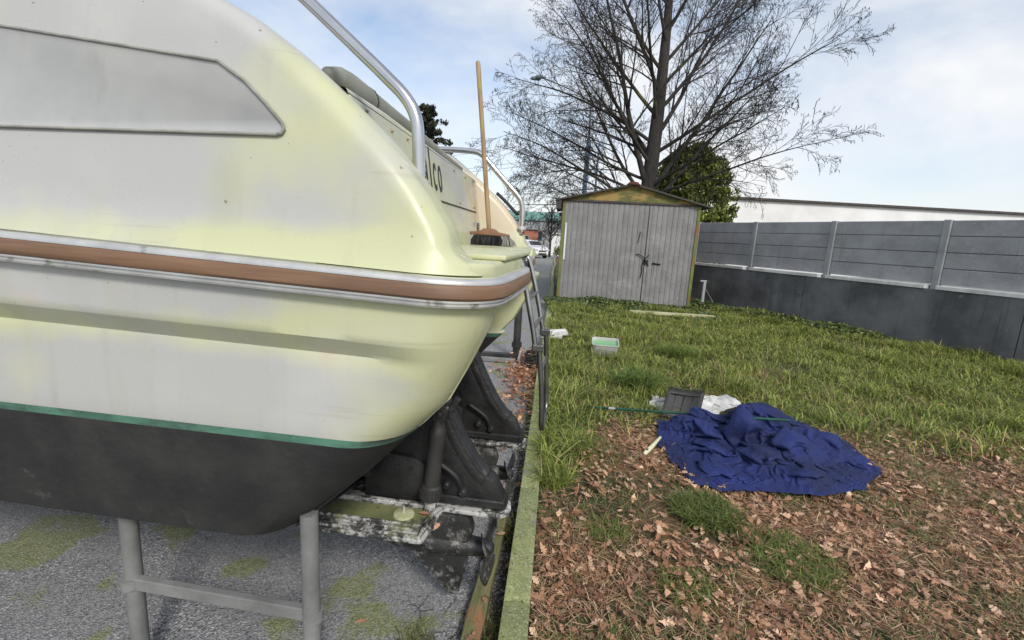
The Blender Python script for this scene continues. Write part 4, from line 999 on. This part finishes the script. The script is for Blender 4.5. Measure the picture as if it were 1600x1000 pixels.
def evergreens():
    # dense rounded thuja behind the shed
    base = (7.35, 20.6, 0)
    t = tag(empty('thuja_tree', base, 0), 'dense yellow green conifer bush rising behind the shed roof', 'tree')
    MB().tube([(0, 0, 0), (0, 0, 3)], [.14, .08], 8).build('trunk', M['bark'], t, smooth=True)
    rng = random.Random(4); cs = []; rs = []
    for i in range(420):
        z = rng.uniform(.5, 5.7); R = interp(z, [0, 1.5, 3.0, 4.2, 5.1, 5.75], [1.3, 1.8, 1.95, 1.7, 1.25, .4])
        a = rng.uniform(0, 6.28); R *= .86+.26*(.5+.5*math.sin(3*a+z*2.1)*math.cos(2*z+a)); q = R*math.sqrt(rng.uniform(.35, 1)); cs.append((q*math.cos(a), q*math.sin(a), z)); rs.append(rng.uniform(.16, .30))
    clump_leaves('crown', cs, rs, 1500, .085, [(98, 112, 44), (128, 140, 56), (74, 86, 36), (154, 162, 74), (50, 60, 28)], M['thuja'], t, 1.5)
    # dark pine far behind the boat
    t = tag(empty('pine_tree', (-8.8, 45, -.1), 0), 'dark conifer top showing above the boat behind the grab rail', 'tree')
    MB().tube([(0, 0, 0), (.1, 0, 7), (0, 0, 13.2)], [.32, .2, .05], 8).build('trunk', M['bark'], t, smooth=True)
    cs = []; rs = []; br = []
    for i in range(75):
        z = 4.5+8.6*(i/75); R = interp(z, [4.5, 8, 10.5, 12, 13.3], [2.6, 2.4, 2.0, 1.3, .3])*rng.uniform(.55, 1.12); a = i*2.4+rng.uniform(-.4, .4)
        e = Vector((R*math.cos(a), R*math.sin(a), z-.05*R)); br.append(([Vector((0, 0, z-.25)), Vector((e.x*.5, e.y*.5, z-.05)), e], [.05, .035, .015], 2))
        for q in np.linspace(.35, 1.05, 6): cs.append((e.x*q+rng.uniform(-.1, .1), e.y*q+rng.uniform(-.1, .1), z+rng.uniform(-.12, .16))); rs.append(rng.uniform(.16, .32)*(1.1-.3*q))
    branch_mesh('limbs', br, M['twig'], t)
    clump_leaves('crown', cs, rs, 900, .13, [(34, 38, 28), (24, 28, 22), (50, 54, 30), (66, 70, 34)], M['pine'], t, 1.6)
    # low green bush by the parked cars
    t = tag(empty('roadside_bush', (4.5, 43.5, -.1), 0), 'low green bush beside the white wall left of the shed', 'bush')
    clump_leaves('crown', [(rng.uniform(-.9, .9), rng.uniform(-.5, .5), rng.uniform(.2, 1.0)) for _ in range(40)], [.3]*40, 500, .1, [(92, 104, 52), (76, 88, 44), (116, 120, 66)], M['thuja'], t)
evergreens()

# ------------------------------------------------------------------ lamp, mast, cables
def street_furniture():
    L = tag(empty('street_lamp', (3.62, 27, -.1), 0), 'tall grey street lamp with long twin-headed arm behind the tree', 'street lamp')
    MB().tube([(0, 0, 0), (.03, 0, 3.5), (.08, 0, 7.3), (.08, 0, 7.31), (.0, 0, 9.4)], [.15, .14, .13, .05, .045], 12).build('pole', M['polegrey'], L, smooth=True, auto=40)
    MB().box((.10, -.09, 5.6), (.13, .14, 3.0)).build('blue_band', M['poleblue'], L, bevel=.02)
    arm = [(0, 0, 9.3), (-.9, 0, 9.75), (-2.0, 0, 10.15), (-2.7, 0, 10.36)]
    MB().tube(smooth_curve(arm, 4), .035, 8).build('arm', M['polegrey'], L, smooth=True)
    for dx, dz, dy in ((-2.72, 10.38, 0), (-2.98, 10.36, .25)):
        MB().tube([(dx+.20, dy, dz-.02), (dx+.12, dy, dz), (dx-.10, dy, dz+.03), (dx-.30, dy, dz+.02), (dx-.38, dy, dz)], [.04, .08, .11, .09, .02], 10).build('lamp_head', M['polegrey'], L, smooth=True)
    m = tag(empty('blue_mast', (4.28, 27, -.1), 0), 'thin blue mast standing beside the street lamp pole', 'mast')
    MB().tube([(0, 0, 0), (0, 0, 5.2), (0, 0, 7.2)], [.07, .06, .05], 10).build('shaft', M['poleblue'], m, smooth=True)
    MB().tube([(-.1, 0, 7.0), (.1, 0, 7.0)], .03, 8).build('crosspiece', M['polegrey'], m)
    p = tag(empty('utility_pole', (-24, 62, -.1), 0), 'grey utility pole far behind the boat carrying the cables', 'pole')
    MB().tube([(0, 0, 0), (0, 0, 10.4)], [.16, .11], 10).build('shaft', M['polegrey'], p, smooth=True)
    MB().box((0, 0, 9.6), (1.6, .1, .1)).build('crossarm', M['polegrey'], p)
    for i, (z0, z1, ox, lab) in enumerate(((9.7, 7.5, 0, 'topmost'), (8.3, 6.55, .5, 'second from top'), (8.1, 6.35, .2, 'third from top'), (6.0, 4.6, 0, 'lowest'))):
        a, b = Vector((-24+ox, 62, z0)), Vector((3.66 if i < 2 else 4.28, 27, z1)); pts = []
        for k in range(25):
            t = k/24; q = a.lerp(b, t); q.z -= .5*4*t*(1-t); pts.append(q)
        tag(MB().tube(pts, .011, 5).build('overhead_cable', M['cable'], smooth=True), 'thin overhead cable across the sky, %s of four' % lab, 'cable', 'overhead cables')
street_furniture()

# ------------------------------------------------------------------ cars and buildings in the distance
def car(loc, rz, paint, label, H=1.5):
    c = tag(empty('parked_car', loc, rz), label, 'car')
    # local +x is the front
    top = [(-2.15, .62), (-2.12, .95), (-1.75, 1.12), (-1.35, 1.42), (-.9, 1.5), (.1, 1.48), (.55, 1.38), (1.15, 1.02), (1.75, .93), (2.08, .80), (2.16, .62), (2.15, .38)]
    secs = []
    xs = np.linspace(-2.15, 2.16, 34)
    for x in xs:
        zt = interp(x, [a for a, b in top], [b for a, b in top])*H/1.5; zb = .26 if abs(x) < 1.9 else .34
        hw = .90*(1-max(0, (abs(x)-1.5)/.66)**2.2*.30); r = []
        zw = min(zt, .95*H/1.5)
        for t, f in ((0, .92), (.15, .98), (.45, 1.0), (.75, .985), (.92, .96), (1, .92)): r.append((x, hw*f, zb+(zw-zb)*t))
        for t in (.25, .55, .85, 1.0): r.append((x, hw*(.92-.20*t*min(1, (zt-zw)/.3)-(.10 if t == 1 else 0)), zw+(zt-zw)*min(1, t*1.08)))
        r = r+[(a, -b, z) for a, b, z in r[::-1]]
        secs.append(r)
    mb = MB().grid(secs, closed=True); n = len(secs[0]); mb.f += [tuple(range(n)), tuple(range(len(mb.v)-n, len(mb.v)))]
    mb.build('body', paint, c, smooth=True, auto=40)
    k = H/1.5
    MB().add([(1.10, .66, 1.06*k), (1.10, -.66, 1.06*k), (.60, -.58, 1.372*k), (.60, .58, 1.372*k)], [(0, 1, 2, 3)]).build('windscreen', M['carglass'], c).location.z = .018
    for s in (1, -1):
        MB().add([(.95, s*.865, .99*k), (-1.45, s*.865, .99*k), (-1.15, s*.72, 1.34*k), (.35, s*.72, 1.34*k)], [(0, 1, 2, 3)]).build('side_window', M['carglass'], c).location.y = s*.012
        for x in (-1.32, 1.35):
            wl = MB().tube([(x, s*.70, .32), (x, s*.90, .32)], .32, 22).build('wheel', M['tyre'], c, smooth=True, auto=40)
            MB().tube([(x, s*.895, .32), (x, s*.912, .32)], [.20, .18], 16).build('rim', M['alu'], wl, smooth=True, auto=40)
        MB().prism([(1.78, .70*k), (2.06, .64*k), (2.07, .74*k), (1.80, .85*k)], s*.46, s*.80, ax=1).build('headlight', M['lamp'], c, bevel=.02).location.x = .045
        MB().box((.75, s*1.0, 1.04*k), (.12, .18, .14)).build('mirror', paint, c, bevel=.03)
        MB().box((2.10, s*.58, .42), (.06, .26, .13)).build('fog_recess', M['carblack'], c, bevel=.02)
    MB().box((2.165, 0, .66), (.03, .78, .12)).build('grille', M['carblack'], c, bevel=.01)
    MB().box((2.165, 0, .40), (.03, .9, .14)).build('air_intake', M['carblack'], c, bevel=.01)
    MB().box((2.185, 0, .53), (.012, .5, .11)).build('number_plate', M['white'], c)
car((1.35, 44.5, -.1), rad(-60), M['carwhite'], 'white car parked beyond the boat stern, seen left of the shed', 1.62)

def building(name, loc, size, wallm, label, roofm=None, roofh=.3, rz=0, wins=()):
    b = tag(empty(name, loc, rz), label, 'building')
    sx, sy, sz = size
    MB().box((sx/2, sy/2, sz/2), size).build('wall', wallm, b)
    MB().box((sx/2, sy/2, sz+roofh/2), (sx+.5, sy+.5, roofh)).build('roof', roofm or M['roof'], b, bevel=.03)
    for x, z, w, h in wins:
        f = MB().box((x, -.03, z), (w, .08, h)).build('window', M['bldgrey'], b); MB().box((x, -.08, z), (w-.16, .03, h-.16)).build('pane', M['glass'], f)
    return b
building('warehouse', (14.5, 41, -.1), (46, 18, 6.0), M['bldwhite'], 'white warehouse with dark flat roof edge behind the concrete wall', M['roof'], .22, 0,
         [(24+4*i, 3.6, 2.2, 1.2) for i in range(5)])
building('workshop', (-16, 72, -.1), (22, 12, 4.4), M['bldgrey'], 'grey workshop with teal roof far beyond the parked cars', M['teal'], 1.3, 0, [(3+3.2*i, 2.2, 1.8, 1.4) for i in range(6)])
building('brick_shop', (-3.5, 64, -.1), (6.4, 5, 2.9), M['orange'], 'low orange brown building beside the grab rail end', M['bldgrey'], .35, 0, [(4.6, 1.5, 1.2, 1.2), (2.6, 1.5, 1.2, 1.2)])
building('site_hut', (3.9, 52, -.1), (5.0, 2.4, 2.35), M['bldwhite'], 'white hut wall standing left of the shed', M['bldwhite'], .12, 0, [(3.6, 1.5, .9, .8)])
building('apartment_block', (6.2, 95, -.1), (20, 10, 6.6), M['bldgrey'], 'pale grey block far behind the leafless trees', M['roof'], .5, 0, [(1.6+2.6*i, z, 1.3, 1.5) for i in range(7) for z in (2.0, 5.0)])

# ------------------------------------------------------------------ grass, leaves, ivy
def blades(name, P, h, w, cols, m, lean=.5, label=None, cat=None):
    """curved grass blades: P Nx3 roots, h heights, w widths"""
    n = len(P); a = RNG.uniform(0, 2*np.pi, n); d = np.stack([np.cos(a), np.sin(a), np.zeros(n)], 1); s = np.stack([-d[:, 1], d[:, 0], np.zeros(n)], 1)
    ln = np.abs(RNG.normal(lean, .28, n))[:, None]; h = h[:, None]; w = w[:, None]/2; up = np.array([[0, 0, 1.0]])
    m1 = P+up*h*.45+d*h*ln*.28; m2 = P+up*h*.78*(1-.15*ln)+d*h*ln*.75; tp = P+up*h*(1-.42*ln)+d*h*ln*1.35
    V = np.stack([P-s*w, P+s*w, m1+s*w*.9, m1-s*w*.9, m2+s*w*.6, m2-s*w*.6, tp], 1).reshape(-1, 3)
    k = (np.arange(n)*7)[:, None]; fl = (k+np.array([[0, 1, 2, 3, 3, 2, 4, 5, 5, 4, 6]])).ravel(); cn = np.tile([4, 4, 3], n)
    o = np_mesh(name, V, fl, cn, np.repeat(cols, 7, 0), m)
    return tag(o, label, cat, kind='stuff')
def litter_amount(x, y):
    """1 where brown litter rules, 0 where the green grass is lush"""
    edge = 4.05+.35*nz(x, y, 1.1, 2)-1.3*max(0, 1-(x-kerb_x(y)-.05)/.55)
    v = max(0, min(1, (edge-y)/.7+.5))
    if y > 4.4: v = max(v, max(0, min(.8, (nz(x, y, .85, 8)-.32)*4)))
    return v
def scatter(n, y0, y1, xmax):
    """even scatter over the visible lawn"""
    y = np.sqrt(RNG.uniform(y0**2, y1**2, n)); x0 = .14+.0865*(y-1.68); xm = np.minimum(y*1.16+.3, xmax)
    x = x0+.01+(xm-x0)*RNG.random(n)
    k = ((x-2.17)/.80)**2+((y-3.72)/.72)**2 > 1; k &= (x-2.45)**2+(y-4.25)**2 > .38**2
    return x[k], y[k]
def zarr(x, y): return np.array([lawn_z(a, b) for a, b in zip(x, y)])
GREEN = [(136, 150, 66), (114, 132, 54), (160, 170, 82), (68, 84, 34), (176, 176, 108), (92, 108, 44)]
def vegetation():
    # lush grass in the middle distance
    x, y = scatter(165000, 2.9, 12.4, 11.5)
    lit = np.array([litter_amount(a, b) for a, b in zip(x, y)]); dens = np.array([.5+.5*nz(a, b, 1.7, 5) for a, b in zip(x, y)])
    keep = RNG.random(len(x)) < (1-lit)*(.42+.58*dens); x, y, dens = x[keep], y[keep], dens[keep]; n = len(x)
    free = np.ones(n, bool)
    for ex, ey, er in ((2.2, 4.72, .42), (1.64, 4.66, .2), (1.74, 4.38, .26), (2.15, 3.75, .85), (1.43, 6.82, .2), (.78, 7.9, .22)): free &= (x-ex)**2+(y-ey)**2 > er**2
    x, y = x[free], y[free]; n = len(x)
    tall = np.array([max(0, nz(a, b, 2.6, 9)) for a, b in zip(x, y)])
    h = RNG.uniform(.05, .19, n)*(.7+2.0*tall)*np.where(y > 9, .75, 1); w = RNG.uniform(.0045, .0095, n)*(1+.06*y)
    cols = pal(GREEN, n, .3); straw = RNG.random(n) < .10; cols[straw] = pal([(158, 148, 104), (136, 120, 82)], straw.sum())
    blades('grass', np.stack([x, y, zarr(x, y)-.01], 1), h, w, cols, M['grass'], .75, 'long green grass covering the lawn before the shed', 'grass')
    # grass leaning over the kerb
    k = 5200; y = RNG.uniform(3.3, 12.3, k); x = kerb_x(y)+.055+np.abs(RNG.normal(0, .05, k)); keep = RNG.random(k) < np.array([.35+.8*nz(0, b, 1.4, 2) for b in y]); x, y = x[keep], y[keep]; k = len(x)
    blades('kerb_grass', np.stack([x, y, np.zeros(k)], 1), RNG.uniform(.08, .19, k), RNG.uniform(.005, .010, k)*(1+.05*y), pal(GREEN, k, .3), M['grass'], 1.0, 'green grass leaning over the kerb beyond the ladder', 'grass')
    # thin short grass coming up through the litter
    x, y = scatter(60000, 1.2, 4.9, 5.5)
    patch = np.array([nz(a, b, 2.3, 1) for a, b in zip(x, y)]); keep = RNG.random(len(x)) < np.clip(.22+2.0*patch, .08, 1)
    x, y = x[keep], y[keep]; n = len(x)
    blades('short_grass', np.stack([x, y, zarr(x, y)-.005], 1), RNG.uniform(.02, .085, n), RNG.uniform(.002, .0046, n), pal([(86, 104, 54), (68, 88, 46), (112, 126, 72), (134, 138, 92)], n, .3), M['grass'], .9,
           'sparse short grass growing through the fallen leaves', 'grass')
    # tufts
    for cx, cy, r, k, hh, pl, lab in ((1.30, 2.70, .19, 1500, .11, [(88, 104, 50), (106, 118, 58), (68, 84, 40), (128, 132, 76)], 'dense green grass tuft among brown leaves below the blue cover'),
                                      (1.55, 5.30, .22, 420, .27, [(104, 128, 62), (120, 136, 64), (76, 98, 46)], 'broad leaved dark green tuft in the middle of the lawn'),
                                      (.95, 2.05, .13, 380, .07, [(88, 104, 50), (106, 118, 58), (128, 132, 76)], 'low green tuft in the leaves nearest the bottom edge'),
                                      (1.62, 2.28, .22, 900, .09, [(88, 104, 50), (106, 118, 58), (128, 132, 76)], 'spread green tuft in the leaves below the dense one'),
                                      (.62, 2.45, .12, 320, .07, [(88, 104, 50), (106, 118, 58), (128, 132, 76)], 'low green tuft near the kerb among brown leaves'),
                                      (2.55, 6.9, .25, 900, .26, [(112, 128, 56), (128, 142, 66), (84, 100, 42)], 'tall grass tuft right of the plastic tub'),
                                      (.52, 3.62, .20, 800, .16, GREEN, 'grass tuft hanging over the kerb by the ladder'),
                                      (.36, 3.05, .12, 420, .12, GREEN, 'small grass tuft at the kerb edge below the ladder')):
        a = RNG.uniform(0, 6.28, k); q = r*np.sqrt(RNG.random(k)); x = cx+q*np.cos(a); y = cy+q*np.sin(a)
        o = blades('grass_tuft', np.stack([x, y, zarr(x, y)-.005], 1), RNG.uniform(.5, 1.15, k)*hh, RNG.uniform(.004, .008, k)*(2.0 if 'broad' in lab else 1), pal(pl, k, .25), M['grass'], .85, lab, 'grass')
        del o['kind']
    # dead straw
    x, y = scatter(95000, 1.2, 5.2, 6)
    lit = np.array([litter_amount(a, b)*np.clip(.6+1.0*nz(a, b, 1.5, 4), .12, 1) for a, b in zip(x, y)]); keep = RNG.random(len(x)) < lit; x, y = x[keep], y[keep]; n = len(x)
    L = RNG.uniform(.025, .11, n); w = RNG.uniform(.0011, .0026, n); z = zarr(x, y)+np.abs(RNG.normal(.012, .010, n))
    tv = np.array([(-.5, -1, 0), (-.5, 1, 0), (0, 1, 0), (0, -1, 0), (.5, .6, 0), (.5, -.6, 0)])
    a = RNG.uniform(0, 6.28, n); sc = np.zeros((n, 3, 3)); sc[:, 0, 0] = L; sc[:, 1, 1] = w; sc[:, 2, 2] = 1
    ms = rotz(a) @ roty(RNG.normal(0, .22, n)) @ sc
    V, fl, cn, C = stamp(tv, [(0, 3, 2, 1), (3, 5, 4, 2)], ms, np.stack([x, y, z], 1), pal([(158, 120, 94), (134, 98, 74), (178, 144, 114), (104, 74, 56), (196, 170, 138)], n, .3))
    Vr = V.reshape(n, 6, 3); bendv = RNG.normal(0, .08, n)*L; Vr[:, 2:4, 0] += (-np.sin(a)*bendv)[:, None]; Vr[:, 2:4, 1] += (np.cos(a)*bendv)[:, None]; V = Vr.reshape(-1, 3)
    tag(np_mesh('dead_grass', V, fl, cn, C, M['straw']), 'brown dry grass matted over the near lawn', 'dead grass', kind='stuff')
    # oak leaves: lobed outline, folded along the midrib
    out = [(-.52, .0), (-.46, .05), (-.30, .10), (-.27, .06), (-.12, .20), (-.03, .24), (.0, .10), (.16, .26), (.24, .24), (.22, .11), (.36, .18), (.42, .10), (.52, .02)]
    rim = out+[(a, -b*.92) for a, b in out[-2:0:-1]]
    def leaf_tv(curl, fold, tw):
        v = [(a, 0, .10*curl*a*a) for a in np.linspace(-.5, .5, 5)]
        k = [(a, b, curl*.55*a*a+fold*abs(b)+tw*a*b*2) for a, b in rim]
        return k
    def leaf_mesh(curl, fold, tw):
        k = leaf_tv(curl, fold, tw); n = len(k)
        up = len(out); faces = []
        top = list(range(0, up)); bot = [0]+list(range(n-1, up-2, -1))
        for i in range(up-1):
            a, b2, c, d = top[i], top[i+1], bot[i+1], bot[i]
            f = [a, b2, c, d]; f2 = []
            for q in f:
                if q not in f2: f2.append(q)
            if len(f2) >= 3: faces.append(tuple(f2[::-1]))
        return np.array(k), faces
    temps = [leaf_mesh(c, f, t) for c, f, t in ((.5, .35, .2), (-.35, .25, -.3), (1.3, .9, .3), (.2, -.3, .5), (-.6, .1, .2), (1.6, .5, -.6), (.9, 1.2, .2))]
    LEAFP = [(188, 152, 124), (162, 122, 96), (210, 178, 150), (130, 94, 72), (172, 134, 108), (146, 108, 84)]
    def leaves(n, y0, y1, xmax, sz, fn, fz=None, xs=None):
        if xs is None: x, y = scatter(n, y0, y1, xmax)
        else: x, y = xs
        keep = RNG.random(len(x)) < np.array([fn(a, b) for a, b in zip(x, y)]); x, y = x[keep], y[keep]
        Vs, Fs, Cs, Cn, off = [], [], [], [], 0
        which = RNG.integers(0, len(temps), len(x))
        for i, (tv, tf) in enumerate(temps):
            q = which == i; n_ = q.sum()
            zz = (zarr(x[q], y[q]) if fz is None else fz(x[q], y[q]))+RNG.uniform(.012, .035, n_)
            s = RNG.uniform(*sz, n_)
            ms = rotz(RNG.uniform(0, 6.28, n_)) @ rotx(RNG.normal(0, .38, n_)) @ roty(RNG.normal(0, .3, n_))*s[:, None, None]
            V, fl, cn, C = stamp(tv, tf, ms, np.stack([x[q], y[q], zz], 1), pal(LEAFP, n_, .3))
            Vs.append(V); Fs.append(fl+off); Cn.append(cn); Cs.append(C); off += len(V)
        return np.concatenate(Vs), np.concatenate(Fs), np.concatenate(Cn), np.concatenate(Cs)
    r = leaves(17000, 1.7, 6.0, 6, (.028, .078), lambda a, b: (litter_amount(a, b)*.75+.05)*(.25+.75*max(0, min(1, .5+1.1*nz(a, b, 2.2, 6)))))
    tag(np_mesh('leaf_litter', *r, M['leaf']), 'brown fallen oak leaves spread over the lawn', 'fallen leaves', kind='stuff')
    # leaves drifted on the asphalt under the stern
    k = 2600; xs = (RNG.normal(.10, .17, k), RNG.uniform(3.0, 7.2, k)); xs = (np.minimum(xs[0]+.0865*(xs[1]-4.5), kerb_x(xs[1])-.08), xs[1])
    r = leaves(0, 0, 0, 0, (.04, .085), lambda a, b: max(.06, min(1, .5+1.3*nz(a, b, 1.6, 2)))*min(1, max(.12, (b-4.0)/1.2)), lambda a, b: np.full(len(a), -.098)+np.abs(RNG.normal(0, .03, len(a))), xs)
    r = (r[0], r[1], r[2], r[3]*np.array([.95, .82, .76]))
    tag(np_mesh('leaf_drift', *r, M['leaf']), 'drift of reddish fallen leaves on the asphalt behind the drives', 'fallen leaves', kind='stuff')
    # the nearest leaves, one object each, lying on the lawn
    meshes = []
    for i, (tv, tf) in enumerate(temps):
        for j in range(4):
            me = bpy.data.meshes.new('leaf'); me.from_pydata([tuple(p) for p in tv], [], tf)
            a = me.attributes.new('col', 'FLOAT_COLOR', 'POINT'); c = pal(LEAFP, 1, .25)[0]*1.08
            a.data.foreach_set('color', np.tile(np.append(c, 1), len(tv)).astype(np.float32)); me.materials.append(M['leaf']); me.update(); meshes.append(me)
    rng = random.Random(5); cnt = 0
    while cnt < 270:
        y = 1.45+2.2*rng.random()**1.25; x0 = kerb_x(y)+.07; x = x0+(min(y*1.0, .56*y+.75*rng.random())-x0)*rng.random()
        if ((x-2.17)/.85)**2+((y-3.72)/.78)**2 < 1: continue
        if rng.random() > .22+1.0*max(0, .45+.9*nz(x, y, 2.2, 6)): continue
        o = bpy.data.objects.new('leaf', meshes[cnt % len(meshes)]); COL.objects.link(o); o.parent = LAWN
        o.location = (x, y, lawn_z(x, y)+rng.uniform(.02, .04)); s = rng.uniform(.038, .086); o.scale = (s, s, s)
        o.rotation_euler = (rng.gauss(0, .32), rng.gauss(0, .25), rng.uniform(0, 6.28)); cnt += 1
    # a few leaves on the asphalt, timber and plate
    for x, y, z, s in ((.0, 2.45, -.02, .06), (-.06, 1.95, -.02, .05), (-.33, 1.80, .515, .05), (-.26, 1.70, .515, .045), (-.30, 1.75, -.085, .055), (-.62, 1.85, -.085, .05), (-.10, 1.72, -.02, .07), (-.45, 1.65, -.085, .04), (.05, 2.25, -.07, .05), (-.95, 1.9, -.085, .06)):
        o = bpy.data.objects.new('leaf', meshes[int(abs(x*97)) % len(meshes)]); COL.objects.link(o); o.parent = LAWN
        o.location = (x, y, z); o.scale = (s, s, s); o.rotation_euler = (.1, -.1, x*20)
    # ivy and ground cover before the shed and along the wall foot
    n = 30000; t = RNG.random(n)
    x = RNG.uniform(.85, 7.6, n); y = 12.75-.09*(x-1.2)-np.abs(RNG.normal(0, .75, n))
    right = x > 5.0; y = np.where(right, 13.6-1.9*(x-5.6)*.9-np.abs(RNG.normal(0, .7, n))+.4, y)
    hump = np.array([max(.04, .20*(.55+.9*nz(a, b, 1.1, 3))*math.exp(-max(0, 12.4-.09*(a-1.2)-b)*1.1)) if a < 5 else .12+.1*nz(a, b, 1.2) for a, b in zip(x, y)])
    z = hump*RNG.uniform(.25, 1.05, n)+np.array([lawn_z(a, b) for a, b in zip(x, y)])
    tv = np.array([(0, -.5, 0), (.42, -.18, .08), (.30, .25, .02), (0, .55, -.08), (-.30, .25, .02), (-.42, -.18, .08)])
    ms = rotz(RNG.uniform(0, 6.28, n)) @ rotx(RNG.normal(.2, .55, n))*RNG.uniform(.035, .085, n)[:, None, None]
    V, fl, cn, C = stamp(tv, [(0, 1, 2, 3, 4, 5)], ms, np.stack([x, y, z], 1), pal([(86, 104, 56), (70, 88, 48), (108, 120, 66), (54, 72, 40), (126, 130, 82)], n, .3))
    tag(np_mesh('ground_ivy', V, fl, cn, C, M['ivy']), 'green ivy ground cover along the foot of the shed', 'ivy', kind='stuff')
    # weeds on the asphalt near the timber
    for i, (cx, cy, r, k, hh, lab) in enumerate(((-.33, 1.66, .10, 130, .09, 'thin weeds in the asphalt left of the timber beam'), (-.02, 1.78, .05, 120, .09, 'weeds growing between timber beam and kerb'), (.06, 2.55, .05, 160, .11, 'weeds at the far end of the timber beam'))):
        a = RNG.uniform(0, 6.28, k); q = r*np.sqrt(RNG.random(k)); x = cx+q*np.cos(a); y = cy+q*np.sin(a)*2
        o = blades('weed', np.stack([x, y, np.full(k, -.1)], 1), RNG.uniform(.4, 1.2, k)*hh, RNG.uniform(.002, .005, k), pal([(94, 100, 54), (116, 112, 68), (70, 78, 44)], k, .25), M['grass'], .8, lab, 'weeds'); del o['kind']
    # dark dry twigs in the gutter
    rng = random.Random(9); mb = MB()
    for i in range(46):
        y = rng.uniform(1.3, 4.2); x = kerb_x(y)-.085-abs(rng.gauss(0, .06)); a = rng.gauss(1.5, .6); L = rng.uniform(.06, .22); z = -.09+rng.uniform(0, .03)
        mb.tube(smooth_curve([(x, y, z), (x+L*.5*math.cos(a)+rng.uniform(-.02, .02), y+L*.5*math.sin(a), z+rng.uniform(0, .035)), (x+L*math.cos(a), y+L*math.sin(a), z+rng.uniform(0, .02))], 3), .0014, 4)
    for i in range(26):
        x, y = rng.uniform(-.55, -.15), rng.uniform(1.5, 1.95); a = rng.uniform(0, 6.28); L = rng.uniform(.05, .16); z = -.095
        mb.tube(smooth_curve([(x, y, z), (x+L*.5*math.cos(a)+.02, y+L*.5*math.sin(a), z+rng.uniform(0, .03)), (x+L*math.cos(a), y+L*math.sin(a), z+.003)], 3), .0013, 4)
    tag(mb.build('dry_twigs', M['catkin']), 'thin dark twigs and stems littering the gutter', 'twigs', kind='stuff')
    # soil and grit in the gap between timber and kerb
    n = 5000; y = RNG.uniform(1.2, 6.5, n); x = kerb_x(y)-.075-np.abs(RNG.normal(0, .045, n))
    tv = np.array([(-.5, -.4, 0), (.5, -.4, 0), (.4, .5, 0), (-.4, .4, 0), (0, 0, .6)]); ms = rotz(RNG.uniform(0, 6.28, n))*RNG.uniform(.004, .014, n)[:, None, None]
    V, fl, cn, C = stamp(tv, [(0, 1, 4), (1, 2, 4), (2, 3, 4), (3, 0, 4)], ms, np.stack([x, y, np.full(n, -.1)], 1), pal([(60, 56, 52), (44, 40, 38), (96, 92, 88), (74, 66, 54)], n, .3))
    tag(np_mesh('gutter_grit', V, fl, cn, C, M['straw']), 'dark grit and crumbs along the kerb gutter', 'grit', kind='stuff')
vegetation()
